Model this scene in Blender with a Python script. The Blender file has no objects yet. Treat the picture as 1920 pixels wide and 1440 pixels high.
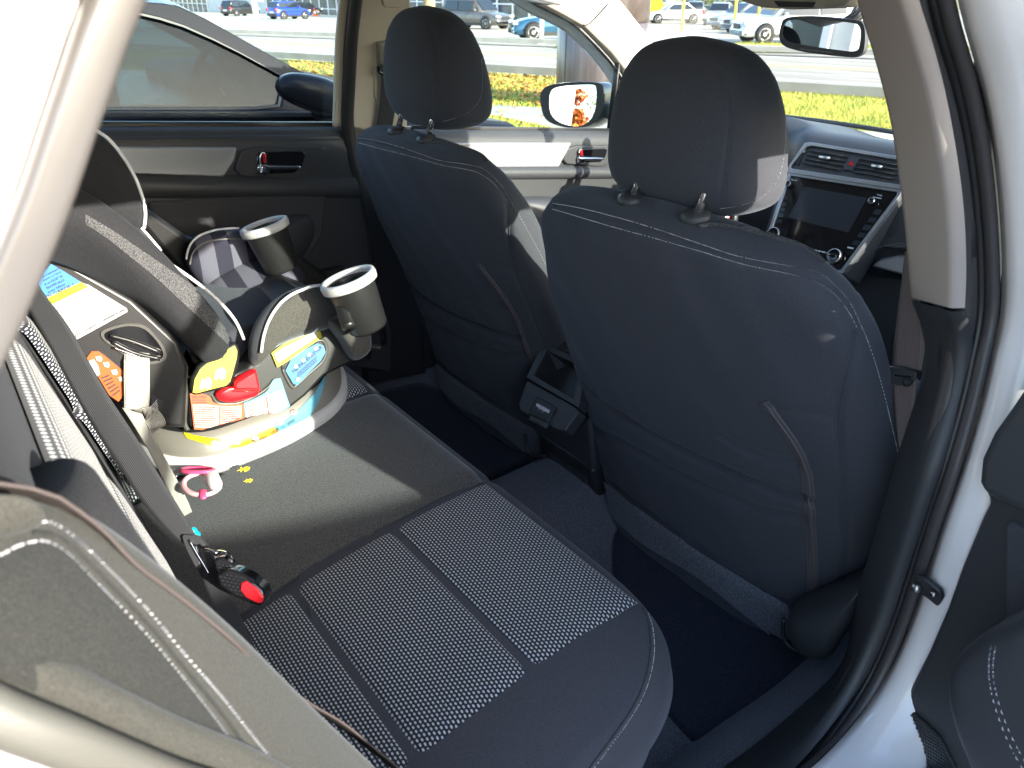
import bpy, bmesh, math, random
import numpy as np
from mathutils import Vector, Matrix
from mathutils.bvhtree import BVHTree
random.seed(7); rng = np.random.default_rng(7)
R_ = math.radians
S = bpy.context.scene
COL = S.collection

# ------------------------------------------------------------------ camera, light, exposure
# car frame: X to the car's right, Y forward, Z up; Z=0 is the cabin floor, the tarmac lies 0.42 below
CAM = np.array([.994, -.515, 1.031]); FPX = 1381.57
YAW, PIT, ROL = R_(52.085), R_(28.216), R_(.178)
fw = np.array([-math.sin(YAW)*math.cos(PIT), math.cos(YAW)*math.cos(PIT), -math.sin(PIT)])
rt = np.array([math.cos(YAW), math.sin(YAW), 0.]); up = np.cross(rt, fw)
rt, up = math.cos(ROL)*rt+math.sin(ROL)*up, -math.sin(ROL)*rt+math.cos(ROL)*up
cd = bpy.data.cameras.new('camera'); cam = bpy.data.objects.new('camera', cd); COL.objects.link(cam)
m = Matrix.Identity(4)
for i in range(3):
    m[i][0], m[i][1], m[i][2], m[i][3] = rt[i], up[i], -fw[i], CAM[i]
cam.matrix_world = m
cd.sensor_width = 36; cd.lens = FPX/1920*36; cd.clip_start = .01; cd.clip_end = 400
cd.dof.use_dof = True; cd.dof.focus_distance = 1.25; cd.dof.aperture_fstop = 10.5
S.camera = cam
SUN_EL, SUN_ROT = R_(18.5), R_(77)          # rotation from +Y towards +X
w = bpy.data.worlds.new('World'); S.world = w; w.use_nodes = True
nt = w.node_tree; bg = nt.nodes['Background']
sk = nt.nodes.new('ShaderNodeTexSky'); sk.sky_type = 'NISHITA'; sk.sun_disc = False
sk.sun_elevation = SUN_EL; sk.sun_rotation = SUN_ROT; sk.air_density = 1.0; sk.dust_density = 1.5; sk.ozone_density = 1.5
nt.links.new(sk.outputs[0], bg.inputs[0]); bg.inputs[1].default_value = .15
sl = bpy.data.lights.new('sun', 'SUN'); so = bpy.data.objects.new('sun', sl); COL.objects.link(so)
sl.energy = 2.7; sl.angle = R_(.53); sl.color = (1, .93, .80)
sd = Vector((math.sin(SUN_ROT)*math.cos(SUN_EL), math.cos(SUN_ROT)*math.cos(SUN_EL), math.sin(SUN_EL)))
so.rotation_euler = sd.to_track_quat('Z', 'Y').to_euler()
S.view_settings.view_transform = 'Standard'; S.view_settings.look = 'None'
S.view_settings.exposure = 2.55; S.view_settings.gamma = 1
S.render.engine = 'CYCLES'
S.cycles.max_bounces = 8; S.cycles.transparent_max_bounces = 16; S.cycles.diffuse_bounces = 4

# ------------------------------------------------------------------ point helpers (a sight line cut with a real surface)
def ray(u, v): return fw+(u-960)/FPX*rt+(720-v)/FPX*up
def on(u, v, n, p0):
    d = ray(u, v); n = np.array(n, float); t = np.dot(n, np.array(p0, float)-CAM)/np.dot(n, d); return CAM+t*d
def PX(x): return lambda u, v: on(u, v, (1, 0, 0), (x, 0, 0))
def PY(y): return lambda u, v: on(u, v, (0, 1, 0), (0, y, 0))
def PZ(z): return lambda u, v: on(u, v, (0, 0, 1), (0, 0, z))
def PN(n, p0): return lambda u, v: on(u, v, n, p0)
def PD(d): return lambda u, v: CAM+ray(u, v)*d
A = np.array
def nrm(v): v = np.array(v, float); return v/(np.linalg.norm(v)+1e-12)

# ------------------------------------------------------------------ materials
def newmat(name, color, rough=.6, metal=0., spec=.5, **kw):
    m = bpy.data.materials.new(name); m.use_nodes = True
    b = m.node_tree.nodes['Principled BSDF']
    b.inputs['Base Color'].default_value = (*color, 1); b.inputs['Roughness'].default_value = rough
    b.inputs['Metallic'].default_value = metal; b.inputs['Specular IOR Level'].default_value = spec
    for k, v in kw.items():
        k = k.replace('_', ' ')
        b.inputs[k].default_value = (*v, 1) if isinstance(v, tuple) else v
    return m
def N(m, t, **kw):
    n = m.node_tree.nodes.new(t)
    for k, v in kw.items(): setattr(n, k, v)
    return n
def L(m, a, b): m.node_tree.links.new(a, b)
def BS(m): return m.node_tree.nodes['Principled BSDF']
def noise_var(m, scale, c1, c2, coord='Object', detail=4, p=(.35, .65), stretch=None):
    tc = N(m, 'ShaderNodeTexCoord'); n = N(m, 'ShaderNodeTexNoise'); n.inputs['Scale'].default_value = scale; n.inputs['Detail'].default_value = detail
    if stretch:
        mp = N(m, 'ShaderNodeMapping'); mp.inputs['Scale'].default_value = stretch; L(m, tc.outputs[coord], mp.inputs[0]); L(m, mp.outputs[0], n.inputs[0])
    else: L(m, tc.outputs[coord], n.inputs[0])
    r = N(m, 'ShaderNodeValToRGB'); r.color_ramp.elements[0].position, r.color_ramp.elements[1].position = p
    r.color_ramp.elements[0].color = (*c1, 1); r.color_ramp.elements[1].color = (*c2, 1)
    L(m, n.outputs[0], r.inputs[0]); L(m, r.outputs[0], BS(m).inputs['Base Color'])
    return n, r
def bump(m, scale, strength, dist=.001, coord='Object', detail=2, src=None):
    b = N(m, 'ShaderNodeBump'); b.inputs['Strength'].default_value = strength; b.inputs['Distance'].default_value = dist
    if src is None:
        tc = N(m, 'ShaderNodeTexCoord'); n = N(m, 'ShaderNodeTexNoise'); n.inputs['Scale'].default_value = scale; n.inputs['Detail'].default_value = detail
        L(m, tc.outputs[coord], n.inputs[0]); src = n.outputs[0]
    L(m, src, b.inputs['Height']); L(m, b.outputs[0], BS(m).inputs['Normal']); return b
def fabric(name, c1, c2, scale=1400, sheen=.25, bs=.6):
    m = newmat(name, c1, .95, spec=.15, Sheen_Weight=sheen, Sheen_Roughness=.45, Sheen_Tint=(.75, .85, 1))
    noise_var(m, scale, c1, c2, p=(.35, .68), detail=2); bump(m, scale*.6, bs, .0008)
    return m
def dotfabric(name, base, dot, cx, cy, rx=.30, ry=.30):
    """dark cloth with rows of small woven light dashes; UV in metres"""
    m = newmat(name, base, .9, spec=.2, Sheen_Weight=.15)
    uv = N(m, 'ShaderNodeUVMap'); s = N(m, 'ShaderNodeSeparateXYZ'); L(m, uv.outputs[0], s.inputs[0])
    def M(op, a, b=None):
        n = N(m, 'ShaderNodeMath', operation=op)
        for i, q in enumerate((a, b)):
            if q is None: continue
            if isinstance(q, (int, float)): n.inputs[i].default_value = q
            else: L(m, q, n.inputs[i])
        return n.outputs[0]
    y = M('DIVIDE', s.outputs[1], cy); row = M('FLOOR', y)
    x = M('ADD', M('DIVIDE', s.outputs[0], cx), M('MULTIPLY', M('MODULO', row, 2.), .5))
    fx = M('DIVIDE', M('SUBTRACT', M('FRACT', x), .5), rx); fy = M('DIVIDE', M('SUBTRACT', M('FRACT', y), .5), ry)
    d = M('SQRT', M('ADD', M('MULTIPLY', fx, fx), M('MULTIPLY', fy, fy)))
    mr = N(m, 'ShaderNodeMapRange'); L(m, d, mr.inputs[0])
    mr.inputs[1].default_value = 1.15; mr.inputs[2].default_value = .75; mr.inputs[3].default_value = 0; mr.inputs[4].default_value = 1
    mx = N(m, 'ShaderNodeMix', data_type='RGBA'); L(m, mr.outputs[0], mx.inputs[0])
    mx.inputs[6].default_value = (*base, 1); mx.inputs[7].default_value = (*dot, 1)
    tc = N(m, 'ShaderNodeTexCoord'); n = N(m, 'ShaderNodeTexNoise'); n.inputs['Scale'].default_value = 900; L(m, tc.outputs['Object'], n.inputs[0])
    mv = N(m, 'ShaderNodeMix', data_type='RGBA', blend_type='MULTIPLY'); mv.inputs[0].default_value = .5
    L(m, mx.outputs[2], mv.inputs[6]); L(m, n.outputs[1], mv.inputs[7]); L(m, mv.outputs[2], BS(m).inputs['Base Color'])
    bump(m, 0, .35, .0008, src=mr.outputs[0]); return m
def glassmat(name, tint=(.93, .97, .95), refl=.9):
    m = bpy.data.materials.new(name); m.use_nodes = True; t = m.node_tree; t.nodes.clear()
    o = t.nodes.new('ShaderNodeOutputMaterial'); mx = t.nodes.new('ShaderNodeMixShader'); tr = t.nodes.new('ShaderNodeBsdfTransparent')
    g = t.nodes.new('ShaderNodeBsdfGlossy'); ge = t.nodes.new('ShaderNodeNewGeometry'); dt = t.nodes.new('ShaderNodeVectorMath'); dt.operation = 'DOT_PRODUCT'
    t.links.new(ge.outputs['Incoming'], dt.inputs[0]); t.links.new(ge.outputs['Normal'], dt.inputs[1])
    def mm(op, a, b=0.):
        n = t.nodes.new('ShaderNodeMath'); n.operation = op
        for i, q in enumerate((a, b)):
            if isinstance(q, (int, float)): n.inputs[i].default_value = q
            else: t.links.new(q, n.inputs[i])
        return n
    fr = mm('ADD', mm('MULTIPLY', mm('POWER', mm('SUBTRACT', 1., mm('ABSOLUTE', dt.outputs['Value']).outputs[0]).outputs[0], 5.).outputs[0], .95).outputs[0], .02)
    tr.inputs[0].default_value = (*tint, 1); g.inputs['Roughness'].default_value = .01; g.inputs[0].default_value = (refl, refl, refl, 1)
    t.links.new(fr.outputs[0], mx.inputs[0]); t.links.new(tr.outputs[0], mx.inputs[1]); t.links.new(g.outputs[0], mx.inputs[2]); t.links.new(mx.outputs[0], o.inputs[0])
    return m
def clearcoat(name, col, rough=.3, metal=.0):
    m = newmat(name, col, rough, metal, Coat_Weight=1., Coat_Roughness=.04); return m

M_ = {}
M_['cloth'] = fabric('black_seat_cloth', (.034, .036, .045), (.072, .075, .090), 1600, .12)
M_['cloth2'] = fabric('charcoal_cloth', (.036, .037, .042), (.082, .083, .092), 1500, .08)
M_['knit'] = fabric('knit_cloth', (.025, .026, .03), (.13, .13, .135), 700, .1, bs=1.)
M_['bolster'] = fabric('grey_bolster_cloth', (.030, .0295, .026), (.066, .065, .057), 1400, .1)
M_['bolster_mesh'] = fabric('grey_mesh_cloth', (.014, .015, .0145), (.040, .040, .037), 1500, .08)
M_['dots'] = dotfabric('dotted_insert_cloth', (.020, .023, .034), (.56, .60, .66), .0062, .0046, .35, .27)
M_['carpet'] = fabric('dark_carpet', (.014, .017, .027), (.034, .039, .058), 500, .1, 1.)
M_['carpet2'] = fabric('grey_carpet', (.07, .073, .088), (.15, .156, .18), 420, .15, 1.)
M_['plast'] = newmat('black_plastic', (.018, .019, .022), .45); bump(M_['plast'], 900, .15, .0005)
M_['plast2'] = newmat('charcoal_plastic', (.035, .037, .042), .5); bump(M_['plast2'], 700, .2, .0005)
M_['gloss'] = newmat('gloss_black_plastic', (.008, .008, .01), .08, Coat_Weight=.5)
M_['dash'] = newmat('dash_vinyl', (.045, .048, .054), .5, spec=.4); bump(M_['dash'], 500, .25, .0006)
M_['leather'] = newmat('stitched_vinyl', (.045, .048, .056), .42); bump(M_['leather'], 260, .3, .0006)
M_['beige'] = newmat('beige_trim', (.36, .31, .285), .7, spec=.2); bump(M_['beige'], 800, .1, .0004)
M_['beige2'] = newmat('warm_beige_trim', (.44, .41, .34), .55); bump(M_['beige2'], 800, .1, .0004)
M_['headliner'] = fabric('beige_headliner', (.42, .38, .31), (.50, .46, .39), 600, .1, .4)
M_['rubber'] = newmat('rubber_seal', (.022, .022, .025), .38)
M_['seal'] = newmat('brown_grey_seal', (.055, .050, .052), .42); bump(M_['seal'], 1200, .15, .0005)
M_['white'] = clearcoat('white_car_paint', (.82, .79, .79), .35)
M_['pillar'] = clearcoat('shaded_white_paint', (.085, .079, .077), .42)  # white body paint darkened, the C pillar's shade is put into its colour
M_['silver'] = newmat('silver_trim', (.40, .41, .43), .36, .5)
M_['ltsilver'] = newmat('bright_silver_trim', (.42, .44, .47), .3, .8)
M_['chrome'] = newmat('chrome', (.8, .8, .82), .06, 1.)
M_['steel'] = newmat('dull_steel', (.5, .5, .5), .3, 1.)
M_['stitch'] = newmat('light_thread', (.50, .50, .52), .8)
M_['red'] = newmat('red_plastic', (.62, .012, .02), .28, Coat_Weight=.3)
M_['glass'] = glassmat('window_glass')
M_['mirror'] = newmat('mirror_glass', (.88, .9, .9), .005, 1.)
M_['rvmirror'] = newmat('dim_mirror_glass', (.30, .36, .42), .01, 1.)
M_['screen'] = newmat('dark_screen', (.03, .034, .042), .14, spec=.7)
M_['web'] = newmat('black_webbing', (.02, .022, .027), .7); 
M_['webbrown'] = newmat('brown_webbing', (.13, .10, .10), .6)
M_['webgrey'] = newmat('grey_webbing', (.28, .27, .25), .5)
M_['ink'] = newmat('printed_ink', (.02, .02, .025), .5)
M_['whiteink'] = newmat('white_print', (.75, .75, .77), .5)
M_['lab_white'] = newmat('white_label', (.40, .40, .42), .4)
M_['lab_blue'] = newmat('blue_label', (.045, .18, .46), .35)
M_['lab_lblue'] = newmat('light_blue_label', (.11, .33, .46), .4)
M_['lab_yel'] = newmat('yellow_label', (.50, .45, .01), .4)
M_['lab_or'] = newmat('orange_label', (.50, .075, .01), .4)
M_['lab_amber'] = newmat('amber_label', (.55, .22, .01), .4)
M_['lab_pink'] = newmat('pink_print', (.42, .29, .25), .5)
M_['cupwhite'] = newmat('white_cup_rim', (.52, .52, .53), .35)
M_['cupgrey'] = newmat('cup_plastic', (.018, .018, .019), .36)
M_['shell'] = newmat('graphite_plastic', (.014, .014, .015), .34); bump(M_['shell'], 700, .12, .0005)
M_['shell2'] = newmat('grey_shell_plastic', (.06, .058, .054), .35)
M_['basesilver'] = newmat('silver_base_plastic', (.26, .245, .22), .4, .3)
M_['piping'] = newmat('white_piping', (.68, .68, .70), .5)
def weave(m, sc, c1, c2, axis):
    tc = N(m, 'ShaderNodeTexCoord'); wv = N(m, 'ShaderNodeTexWave', wave_type='BANDS', bands_direction=axis)
    wv.inputs['Scale'].default_value = sc; L(m, tc.outputs['UV'], wv.inputs[0])
    r = N(m, 'ShaderNodeValToRGB'); r.color_ramp.elements[0].color = (*c1, 1); r.color_ramp.elements[1].color = (*c2, 1)
    L(m, wv.outputs[1], r.inputs[0]); L(m, r.outputs[0], BS(m).inputs['Base Color'])
    bump(m, 0, .5, .001, src=wv.outputs[1])
weave(M_['web'], 120, (.014, .016, .020), (.028, .030, .036), 'X')
weave(M_['webbrown'], 110, (.085, .065, .066), (.16, .125, .12), 'X')
weave(M_['webgrey'], 110, (.20, .195, .18), (.33, .325, .30), 'X')
M_['trimweave'] = newmat('ribbed_silver', (.4, .41, .43), .35, .5); weave(M_['trimweave'], 60, (.32, .33, .35), (.50, .51, .54), 'DIAGONAL')

# ------------------------------------------------------------------ object helpers
OFF = {}; GEO = {}
def thing(name, label, cat, loc=(0, 0, 0), group=None, rz=0):
    o = bpy.data.objects.new(name, None); COL.objects.link(o); o.location = loc; o.rotation_euler = (0, 0, rz); o.empty_display_size = .1
    o['label'] = label; o['category'] = cat
    if group: o['group'] = group
    OFF[o] = A(loc, float); return o
def tag(o, label=None, cat=None, group=None, kind=None):
    for k, v in (('label', label), ('category', cat), ('group', group), ('kind', kind)):
        if v: o[k] = v
    return o
def mesh(name, V, F, mat, parent=None, smooth=True, uv=None, keep=False, local=False):
    V = np.asarray(V, float)
    off = A((0, 0, 0), float) if (local or parent is None) else OFF[parent]
    me = bpy.data.meshes.new(name); me.from_pydata((V-off).tolist(), [], [tuple(int(i) for i in f) for f in F])
    if mat: me.materials.append(mat)
    if uv is not None:
        l = me.uv_layers.new(name='UVMap'); vi = np.empty(len(me.loops), int); me.loops.foreach_get('vertex_index', vi)
        l.data.foreach_set('uv', np.asarray(uv, float)[vi].ravel())
    bm = bmesh.new(); bm.from_mesh(me); bmesh.ops.recalc_face_normals(bm, faces=bm.faces); bm.to_mesh(me); bm.free()
    if smooth: me.shade_smooth()
    o = bpy.data.objects.new(name, me); COL.objects.link(o)
    if parent is not None: o.parent = parent
    OFF[o] = off if not local else (OFF[parent] if parent is not None else A((0, 0, 0), float))
    if keep: GEO[o] = BVHTree.FromPolygons(V.tolist(), [tuple(int(i) for i in f) for f in F])
    return o
def bev(o, wdt, seg=3, ang=35):
    b = o.modifiers.new('bevel', 'BEVEL'); b.width = wdt; b.segments = seg; b.limit_method = 'ANGLE'; b.angle_limit = R_(ang)
    b.harden_normals = False
    o.data.shade_smooth(); o.data.set_sharp_from_angle(angle=R_(50)); return o
def spline(P, n=8, closed=False):
    P = np.asarray(P, float); k = len(P); out = []
    rngk = range(k if closed else k-1)
    for i in rngk:
        if closed: p0, p1, p2, p3 = P[(i-1) % k], P[i], P[(i+1) % k], P[(i+2) % k]
        else: p0, p1, p2, p3 = P[max(i-1, 0)], P[i], P[i+1], P[min(i+2, k-1)]
        for j in range(n):
            t = j/n; out.append(.5*((2*p1)+(-p0+p2)*t+(2*p0-5*p1+4*p2-p3)*t*t+(-p0+3*p1-3*p2+p3)*t**3))
    if not closed: out.append(P[-1])
    return np.array(out)
def resample(P, step):
    P = np.asarray(P, float); d = np.r_[0, np.cumsum(np.linalg.norm(np.diff(P, axis=0), axis=1))]
    n = max(2, int(d[-1]/step)+1); t = np.linspace(0, d[-1], n)
    return np.stack([np.interp(t, d, P[:, i]) for i in range(P.shape[1])], 1)
def grid_faces(nu, nv, closed_u=False, closed_v=False):
    F = []
    for i in range(nu if closed_u else nu-1):
        for j in range(nv if closed_v else nv-1):
            a = i*nv+j; b = ((i+1) % nu)*nv+j; c = ((i+1) % nu)*nv+(j+1) % nv; d = i*nv+(j+1) % nv
            F.append((a, b, c, d))
    return F
def loft(name, rings, mat, parent=None, caps=True, keep=False, uv=None, smooth=True, local=False, geo_only=False):
    rings = np.asarray(rings, float); n, k = rings.shape[:2]; V = rings.reshape(-1, 3); F = grid_faces(n, k, False, True)
    if caps: F.append(tuple(range(k))[::-1]); F.append(tuple(range((n-1)*k, n*k)))
    if geo_only: return V, F
    return mesh(name, V, F, mat, parent, smooth, uv, keep, local)
def frames(P, upv):
    P = np.asarray(P, float); T = np.gradient(P, axis=0); T /= np.linalg.norm(T, axis=1)[:, None]+1e-12
    if callable(upv): U = np.array([upv(i) for i in range(len(P))])
    else: U = np.tile(np.array(upv, float), (len(P), 1))
    B = np.cross(T, U); B /= np.linalg.norm(B, axis=1)[:, None]+1e-12; U = np.cross(B, T); return T, B, U
def sweep(name, path, sec, mat, parent=None, upv=(0, 0, 1), scale=None, caps=True, keep=False, smooth=True, uvs=False, local=False):
    """sec: (k,2) closed section (side, up) swept along the path"""
    P = np.asarray(path, float); T, B, U = frames(P, upv); sec = np.asarray(sec, float); rings = []
    for i in range(len(P)):
        s = 1. if scale is None else scale[i]
        s2 = s if np.ndim(s) else (s, s)
        rings.append(P[i]+np.outer(sec[:, 0]*s2[0], B[i])+np.outer(sec[:, 1]*s2[1], U[i]))
    uv = None
    if uvs:
        d = np.r_[0, np.cumsum(np.linalg.norm(np.diff(P, axis=0), axis=1))]; uv = np.array([[q[0], dd] for dd in d for q in sec])
    return loft(name, rings, mat, parent, caps, keep, uv, smooth, local)
def sellipse(a, b, n=2., k=24):
    t = np.linspace(0, 2*math.pi, k, endpoint=False); c, s = np.cos(t), np.sin(t)
    return np.stack([a*np.sign(c)*np.abs(c)**(2/n), b*np.sign(s)*np.abs(s)**(2/n)], 1)
def rrect(a, b, r, k=4):
    out = []
    for cx, cy, a0 in ((a-r, b-r, 0), (-a+r, b-r, 90), (-a+r, -b+r, 180), (a-r, -b+r, 270)):
        for i in range(k+1):
            t = R_(a0+90*i/k); out.append((cx+r*math.cos(t), cy+r*math.sin(t)))
    return np.array(out)
def tube(name, path, r, mat, parent=None, k=8, upv=(0.01, .02, 1), local=False, smooth_path=0):
    if smooth_path: path = spline(path, smooth_path)
    return sweep(name, path, sellipse(r, r, 2, k), mat, parent, upv, local=local)
def prism(name, poly, d, mat, parent=None, bevel=0, seg=2, keep=False, smooth=False, local=False):
    poly = np.asarray(poly, float); n = len(poly); V = np.vstack([poly, poly+np.asarray(d, float)])
    F = [tuple(range(n)), tuple(range(2*n-1, n-1, -1))]+[(i, (i+1) % n, n+(i+1) % n, n+i) for i in range(n)]
    o = mesh(name, V, F, mat, parent, smooth, None, keep, local)
    if bevel: bev(o, bevel, seg)
    return o
def ringprism(name, outer, inner, d, mat, parent=None, bevel=0, seg=2):
    o_ = np.asarray(outer, float); i_ = np.asarray(inner, float); n = len(o_); d = np.asarray(d, float); V = np.vstack([o_, i_, o_+d, i_+d]); F = []
    for a in range(n):
        b = (a+1) % n; F += [(a, b, n+b, n+a), (2*n+a, 3*n+a, 3*n+b, 2*n+b), (a, 2*n+a, 2*n+b, b), (n+a, n+b, 3*n+b, 3*n+a)]
    o = mesh(name, V, F, mat, parent, False)
    if bevel: bev(o, bevel, seg)
    return o
def box(name, c, s, mat, parent=None, bevel=0, rot=None, seg=2, local=False):
    c = A(c, float); s = A(s, float)/2; V = np.array([[x, y, z] for x in (-1, 1) for y in (-1, 1) for z in (-1, 1)])*s
    if rot is not None: V = V@np.asarray(rot).T
    F = [(0, 1, 3, 2), (4, 6, 7, 5), (0, 4, 5, 1), (2, 3, 7, 6), (0, 2, 6, 4), (1, 5, 7, 3)]
    o = mesh(name, V+c, F, mat, parent, False, local=local)
    if bevel: bev(o, bevel, seg)
    return o
def lathe(name, prof, c, mat, parent=None, axis=(0, 0, 1), k=32, local=False, keep=False):
    """prof: list of (r, h)"""
    ax = nrm(axis); a = nrm(np.cross(ax, (0.3, .9, .1))); b = np.cross(ax, a); rings = []
    for r, h in prof:
        t = np.linspace(0, 2*math.pi, k, endpoint=False); rings.append(A(c)+ax*h+r*(np.outer(np.cos(t), a)+np.outer(np.sin(t), b)))
    return loft(name, rings, mat, parent, False, keep, local=local)
def pillow(name, poly, thick, d, mat, parent=None, p=2.5, nr=14, back=.3, keep=False, uvf=None, sm=6):
    """inflated pad from a closed outline; d = outward direction"""
    P = spline(poly, sm, True); c = P.mean(0); d = nrm(d); rings = []
    for s in np.linspace(0.02, 1, nr)**.75:
        rings.append(c+(P-c)*s+d*thick*(1-s**p)**(1/2.))
    for s in (1., .97, .85, .5, .05): rings.append(c+(P-c)*s-d*thick*back*(1-s**3)**.5-d*.0005)
    uv = None
    if uvf: uv = np.array([uvf(q) for r in rings for q in r])
    return loft(name, rings, mat, parent, True, keep, uv)
# --- curves laid on a modelled surface
def hit(o, u, v):
    bv = GEO[o]; d = nrm(ray(u, v)); h = bv.ray_cast(Vector(CAM), Vector(d))
    if h[0] is None: return None
    n = A(h[1]); 
    if np.dot(n, d) > 0: n = -n
    return A(h[0]), n
def curve_on(o, px, step=.004, n=10):
    px = spline(A(px, float), n); out = []
    for u, v in px:
        h = hit(o, u, v)
        if h: out.append(np.r_[h[0], h[1]])
    if len(out) < 2: return None
    return resample(out, step)
def dashes(name, curves, mat, parent, ln=.0042, gap=.0022, wd=.0011, ht=.0008, kind='stuff'):
    V, F = [], []
    for C in curves:
        if C is None: continue
        P = resample(C, (ln+gap)/3.)
        for i in range(0, len(P)-3, 3):
            a, b = P[i], P[i+2]; n = nrm(a[3:]); t = nrm(b[:3]-a[:3]); s = np.cross(t, n)*wd
            e = b[:3]-a[:3]; ll = np.linalg.norm(e)
            if ll > .03: continue
            k = len(V); mid = (a[:3]+b[:3])/2+n*ht
            V += [a[:3]-n*.0003, mid-s, mid+s, b[:3]-n*.0003, mid+n*ht*.8]
            F += [(k, k+1, k+4), (k+1, k+3, k+4), (k+3, k+2, k+4), (k+2, k, k+4)]
    if not V: return None
    o = mesh(name, V, F, mat, parent, False); o['kind'] = kind; return o
def cord_on(name, C, r, mat, parent, lift=0., flat=1.):
    if C is None: return None
    P = C[:, :3]+C[:, 3:]*lift; nn = C[:, 3:]
    return sweep(name, P, sellipse(r, r*flat, 2, 8), mat, parent, upv=lambda i: nn[i])
def groove(V, poly3, depth, rad, inward):
    """push vertices within rad of a 3D polyline along inward"""
    P = resample(poly3, rad*.4); V = V.copy(); best = np.full(len(V), 1e9)
    for p in P: best = np.minimum(best, ((V-p)**2).sum(1))
    wgt = np.exp(-best/(rad*rad)); return V+inward*(wgt*depth)[:, None]
FONT = bpy.data.fonts.load('<builtin>') if '<builtin>' in bpy.data.fonts else None
def text2d(s):
    c = bpy.data.curves.new('t', 'FONT'); c.body = s; c.size = 1; c.align_x = 'LEFT'; c.resolution_u = 2
    o = bpy.data.objects.new('t', c); COL.objects.link(o); bpy.context.view_layer.update()
    me = bpy.data.meshes.new_from_object(o.evaluated_get(bpy.context.evaluated_depsgraph_get()))
    V = np.array([v.co[:2] for v in me.vertices]); F = [tuple(p.vertices) for p in me.polygons]
    bpy.data.objects.remove(o); bpy.data.meshes.remove(me); bpy.data.curves.remove(c)
    mn, mx = V.min(0), V.max(0); return V-mn, F, mx-mn
def at(surf, u, v, lift=.0008):
    """the point of a surface (object or plane) that lies under a pixel, lifted off it"""
    if callable(surf):
        p = surf(u, v); return p-nrm(ray(u, v))*lift
    h = hit(surf, u, v)
    if h is None: return None
    return h[0]+h[1]*lift
def bil(q, x, y):
    q = [A(p, float) for p in q]; return (1-y)*((1-x)*q[0]+x*q[1])+y*((1-x)*q[3]+x*q[2])
def mesh_px(name, UV, F, surf, mat, parent, lift):
    P = [at(surf, u, v, lift) for u, v in UV]; F = [f for f in F if all(P[i] is not None for i in f)]
    P = [p if p is not None else A((0, 0, 0.)) for p in P]
    P = np.array(P); D = (P-CAM)@fw
    F = [f for f in F if max(D[list(f)])-min(D[list(f)]) < .06]
    if not F: return None
    used = sorted({i for f in F for i in f}); mp = {a: b for b, a in enumerate(used)}
    return mesh(name, P[used], [tuple(mp[i] for i in f) for f in F], mat, parent, True)
def decal(name, surf, top, bot, mat, parent, lift=.0012, nu=24, nv=5):
    """printed film between two edges laid on a surface"""
    T = spline(A(top, float), 8); B = spline(A(bot, float), 8)
    f = lambda P: np.stack([np.interp(np.linspace(0, 1, nu), np.linspace(0, 1, len(P)), P[:, i]) for i in (0, 1)], 1)
    T, B = f(T), f(B); UV = [T[i]*(1-j/(nv-1))+B[i]*j/(nv-1) for i in range(nu) for j in range(nv)]
    return mesh_px(name, UV, grid_faces(nu, nv), surf, mat, parent, lift)
def text_on(name, s, q, mat, parent, surf, lift=.002):
    """q: pixel corners (bl, br, tr, tl)"""
    V, F, sz = text2d(s); return mesh_px(name, [bil(q, *(p/sz)) for p in V], F, surf, mat, parent, lift)
def print_on(name, q, rows, mat, parent, surf, cols=1, lift=.0018, fill=.42, margin=.04):
    UV, F = [], []
    for c in range(cols):
        x0, x1 = c/cols+margin, (c+1)/cols-margin
        for r in range(rows):
            y = (r+.5)/rows; h = fill/rows/2; x = x0; end = x1-random.random()*.15*(x1-x0)
            while x < end:
                b = min(x+random.uniform(.03, .11)*(x1-x0)*1.3, end); k = len(UV)
                UV += [bil(q, x, y-h), bil(q, b, y-h), bil(q, b, y+h), bil(q, x, y+h)]; F.append((k, k+1, k+2, k+3)); x = b+.022*(x1-x0)
    o = mesh_px(name, UV, F, surf, mat, parent, lift)
    if o: o['kind'] = 'stuff'
    return o

# =================================================================== GROUND AND ROAD
head = A((-math.sin(YAW), math.cos(YAW), 0.)); side = A((math.cos(YAW), math.sin(YAW), 0.))
SL = .016; S0 = 5.0
def gz(x, y):
    s = (A((x, y, 0.))-A((CAM[0], CAM[1], 0)))@head; return -.42-SL*max(0., s-S0)
def G(u, v, dz=0.):
    """point of the ground under a pixel (the lot falls away gently beyond the first metres)"""
    d = ray(u, v); t = (-.42+dz-CAM[2])/d[2]; p = CAM+t*d
    if t > 0 and (p-CAM)@head <= S0: return p
    n = A((head[0]*SL, head[1]*SL, 1.)); p0 = A((CAM[0], CAM[1], 0))+head*S0+A((0, 0, -.42+dz)); return on(u, v, n, p0)
def sheet(name, px, mat, dz, kind='structure'):
    P = [G(u, v, dz) for u, v in px]; o = mesh(name, P, [tuple(range(len(P)))], mat, None, False); o['kind'] = kind; return o
M_['asphalt'] = newmat('asphalt', (.10, .10, .10), .9); noise_var(M_['asphalt'], 3, (.26, .235, .19), (.33, .30, .245)); bump(M_['asphalt'], 60, .5, .004)
M_['road'] = newmat('worn_road', (.13, .13, .12), .85); noise_var(M_['road'], 1.2, (.27, .24, .195), (.38, .34, .275), stretch=(.25, 1.8, 1)); bump(M_['road'], 50, .4, .004)
M_['concrete'] = newmat('pale_concrete', (.36, .34, .29), .85); noise_var(M_['concrete'], 1.5, (.31, .29, .25), (.40, .38, .33)); bump(M_['concrete'], 40, .3, .003)
M_['lot'] = newmat('sunny_lot', (.30, .27, .22), .9); noise_var(M_['lot'], .8, (.36, .33, .26), (.46, .42, .34))
M_['paint'] = newmat('worn_road_paint', (.5, .49, .45), .8); noise_var(M_['paint'], 6, (.3, .29, .27), (.62, .6, .56))
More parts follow.
